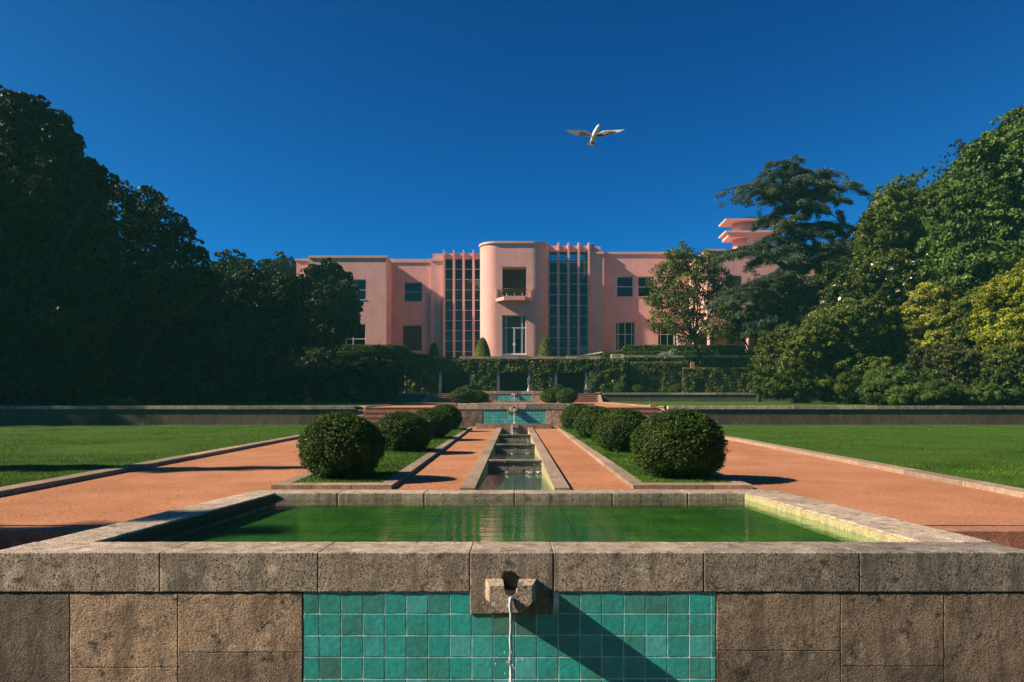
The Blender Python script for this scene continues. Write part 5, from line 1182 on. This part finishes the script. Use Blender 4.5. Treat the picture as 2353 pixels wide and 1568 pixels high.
rt('brown_shrub', 'brownish green shrub behind the feathery bushes on the right', 42, [(2150, 825, 50, 34), (2205, 835, 50, 40), (2260, 840, 46, 42), (2180, 880, 60, 46), (2290, 880, 50)], 30000, .15, M['leaf_brown'], clump=.26, core=.8, cn=36, trunk_r=.1)
rt('brown_shrub', 'dark shrub at the lower right picture edge', 39, [(2320, 830, 50, 50), (2370, 840, 60, 60), (2310, 880, 44, 46)], 18000, .16, MD, clump=.26, core=.8, trunk_r=.1)
shrub('evergreen_shrub', 'low black shaded shrub between the dark rounded and feathery bushes', 'shrub', plobes(47, [(1960, 900, 46, 26), (2010, 880, 50, 42)], jit=.4), 10000, .18, DK, clump=.28, core=.85)
for lab, D, it, n in (('largest feathery green bush, leftmost behind the right stone wall', 37.6, [(2060, 882, 56, 38), (2010, 900, 32, 30), (2110, 890, 50, 36), (2070, 905, 70, 28)], 26000), ('middle feathery green bush behind the right stone wall', 36.6, [(2125, 905, 50, 24), (2080, 912, 40, 20), (2170, 905, 34, 22)], 18000), ('low feathery green bush farthest right behind the stone wall', 36.6, [(2210, 912, 44, 20), (2260, 910, 44, 22), (2300, 916, 40, 18)], 18000)):
    shrub('feathery_bush', lab, 'shrub', plobes(D, it, jit=.4), n, .20, M['leaf_feather'], clump=.28, core=.82, cn=40, asp=.18, group='feathery bushes above the right wall')
# the wood that closes the garden on the left (its shade falls on the left border) and behind the camera (mirrored in the windows)
for lab, pos in (('wood beyond the left edge of the garden, shading the left border', [(-52 - random.uniform(0, 4), 32 + i * 4.6, 13 + random.uniform(0, 2), 6.5, 14) for i in range(7)]),
                 ('wood closing the garden behind the viewer', [(-90 + i * 12, -42 + random.uniform(-6, 6), 6, 9, 15 + random.uniform(0, 2.5)) for i in range(16)])):
    Q, v = crown([((x, y, z), (r, r, rz)) for x, y, z, r, rz in pos], 16000, .8, clump=.25, core=.9, cn=30); tag(quads_obj('woodland', Q, v, DK), lab, 'woodland', kind='stuff')
# a green backdrop of woodland far behind, seen only in gaps
bw = []
for x, y, D, r in ((150, 760, 95, 150), (420, 740, 110, 130), (2000, 620, 95, 110), (2250, 560, 95, 190), (1900, 700, 92, 100), (2120, 740, 90, 140), (2400, 600, 90, 220), (0, 640, 100, 180)): bw += plobes(D, [(x, y, r)], jit=0)
Q, v = crown(bw, 50000, .6, clump=.25, core=.88, cn=30); tag(quads_obj('woodland', Q, v, DK), 'far dark woodland filling the gaps behind the garden trees', 'woodland', kind='stuff')

# ------------------------------------------------------------------ grass blades and gravel grit
def blades(regions, name='grass'):
    Ps, Hs = [], []
    for (xa, xb, ya, yb, zf, n, h, pw) in regions:
        y = ya * (yb / ya) ** (rng.uniform(0, 1, n) ** pw); x = xa(y) + (xb(y) - xa(y)) * rng.uniform(0, 1, n)
        Ps.append(np.stack([x, y, zf(y)], 1)); Hs.append(rng.uniform(.5, 1.3, n) * h * (1 + (y - 10) * .03))
    p = np.concatenate(Ps); h = np.concatenate(Hs)[:, None]; n = len(p); d = rdir(n); d[:, 2] = 0
    w = unit(np.cross(d, np.array([0, 0, 1.]))) * h * .16; lean = d * h * rng.uniform(0, .7, (n, 1)); up = np.array([0, 0, 1.])
    Q = np.stack([p - w, p + w, p + lean + up * h + w * .25, p + lean + up * h - w * .25], 1)
    nz = np.array([noise.noise(Vector((a * .8, b * .8, 0))) for a, b, _ in p[::1]]) 
    return tag(quads_obj(name, Q, np.clip(.45 + nz * .6 + rng.normal(0, .2, n), 0, 1), M['grass_blade'], None, Vector((0, 0, 0))), kind='stuff')
f1 = lambda y: g1(y) + .05
o = blades([(lambda y: -.0 * y - np.minimum(.72 * y + 1, 26), lambda y: -7.1 + 0 * y, 9.2, 34, f1, 95000, .021, .9)]); tag(o, 'short mown grass of the left lower lawn', 'grass')
o = blades([(lambda y: 6.93 + 0 * y, lambda y: np.minimum(.72 * y + 1, 26), 9.2, 34, f1, 95000, .021, .9)]); tag(o, 'short mown grass of the right lower lawn', 'grass')
o = blades([(lambda y: -3.27 + 0 * y, lambda y: -1.96 + 0 * y, 10.85, 31.8, f1, 34000, .032, .9)]); tag(o, 'grass growing in the left planting strip', 'grass')
o = blades([(lambda y: 1.89 + 0 * y, lambda y: 3.19 + 0 * y, 10.85, 31.8, f1, 34000, .032, .9)]); tag(o, 'grass growing in the right planting strip', 'grass')
gq = []; n = 13000
y = 7.7 * (26 / 7.7) ** rng.uniform(0, 1, n); lane = rng.integers(0, 4, n); u = rng.uniform(0, 1, n)
xa = np.choose(lane, [np.full(n, -6.9), np.full(n, 3.65), np.full(n, -1.72), np.full(n, .78)]); xb = np.choose(lane, [np.full(n, -3.62), np.full(n, 6.6), np.full(n, -.78), np.full(n, 1.66)])
k = ~((lane >= 2) & (y < 10.4)); p = np.stack([xa + (xb - xa) * u, y, g1(y) + .004], 1)[k]; m = len(p)
Q = leafq(p, np.tile(np.array([0, -.3, 1.]), (m, 1)), .014, .8, .5)
gm_ = simple_mat('gravel_grit', (0.40, 0.14, 0.065), rough=.95, var=.5, nsc=60, bst=0)
tag(quads_obj('gravel_grit', Q, rng.uniform(0, 1, m), gm_, None, Vector((0, 0, 0))), 'loose grit scattered over the gravel paths', 'gravel', kind='stuff')

# ------------------------------------------------------------------ flying bird
BD = 8.4
bird = empty('flying_bird', P(1366, 309, BD), 'white bird gliding high in the blue sky with wings spread', 'bird')
def bp_(x, y, dy=0): q = P(x, y, BD); q.y += dy; return q
mb = MB(); sp_ = [(1359, 322, .09, .006), (1361.5, 317.5, .06, .016), (1364.5, 312, .02, .025), (1368, 306, -.02, .029), (1370.5, 301.5, -.05, .023), (1372.6, 298, -.07, .019), (1374, 295.8, -.085, .013), (1374.8, 294.4, -.10, .003)]
mb.tube([bp_(x, y, d) for x, y, d, r in sp_], [r for *_, r in sp_], 14, .5); mb.build('body', M['feather'], bird)
def wing(outl, mat, name, dy0, dy1, parent, th=.008):
    n = len(outl); xs_w = [q[0] for q in outl]; a, b = min(xs_w), max(xs_w); f = lambda x: dy0 + (dy1 - dy0) * abs(x - 1366) / 68.0
    m = MB(); fr = [bp_(x, y, f(x)) for x, y in outl]; bk2 = [q + Vector((0, th, .002)) for q in fr]
    m.poly(fr + bk2, [list(range(n)), list(range(n, 2 * n))[::-1]] + [((i + 1) % n, i, n + i, n + (i + 1) % n) for i in range(n)], .5); return m.build(name, mat, parent)
w1 = wing([(1363, 309), (1352, 303), (1345, 300.2), (1325, 300), (1308, 300.6), (1299.5, 301.3), (1304, 303), (1300.6, 303.4), (1307, 305), (1304.5, 306), (1311, 307.2), (1310, 308.6), (1317, 309.4), (1316, 310.8), (1322, 311), (1325, 312.4), (1330, 311), (1340, 313), (1352, 313.5), (1360, 314)], M['feather'], 'wing', .02, -.03, bird)
wing([(1363, 310.5), (1350, 305), (1336, 303), (1332, 306), (1329, 310.6), (1334, 313.4), (1345, 315), (1354, 313), (1361, 313)], M['feather_grey_shade'], 'underwing_shade', .005, -.04, w1)  # inner wing coloured grey-brown to stand for the shadow beneath it
w2 = wing([(1371, 308), (1377, 305), (1383, 300.6), (1392, 300), (1412, 300.2), (1436, 300.2), (1428, 301.8), (1431.5, 302.6), (1422, 304), (1425, 305.2), (1414, 306.6), (1416, 308), (1405, 309), (1406, 310.6), (1395, 311.2), (1391, 313.2), (1384, 313.4), (1375, 314), (1369, 314)], M['feather'], 'wing', .02, -.03, bird)
wing([(1372, 309.5), (1380, 306), (1392, 302.5), (1410, 301.6), (1398, 306), (1388, 311), (1384, 313.6), (1376, 314), (1370, 313)], M['feather_grey_shade'], 'underwing_shade', .005, -.04, w2)
wing([(1361, 318), (1356, 320), (1348.5, 325.6), (1354, 327.6), (1360, 328.6), (1366, 328.8), (1368.5, 324), (1370, 317)], M['feather_grey_shade'], 'tail', .08, .08, bird)

# ------------------------------------------------------------------ teal haze added to lift the dark tones, like a colour grade
hz = MB(); hz.box(-310, 310, -125, 330, -3.6, 30, .5); hm = bpy.data.materials.new('haze'); hm.use_nodes = True; hn = hm.node_tree; hn.nodes.clear()
ho = node(hn, 'ShaderNodeOutputMaterial'); hv = node(hn, 'ShaderNodeVolumePrincipled'); hv.inputs['Color'].default_value = (.20, .78, .72, 1); hv.inputs['Density'].default_value = 0.0005; hv.inputs['Anisotropy'].default_value = 0
hn.links.new(hv.outputs[0], ho.inputs['Volume']); tag(hz.build('haze', hm), 'thin bluish green haze added to lift the dark tones', 'haze', kind='stuff')
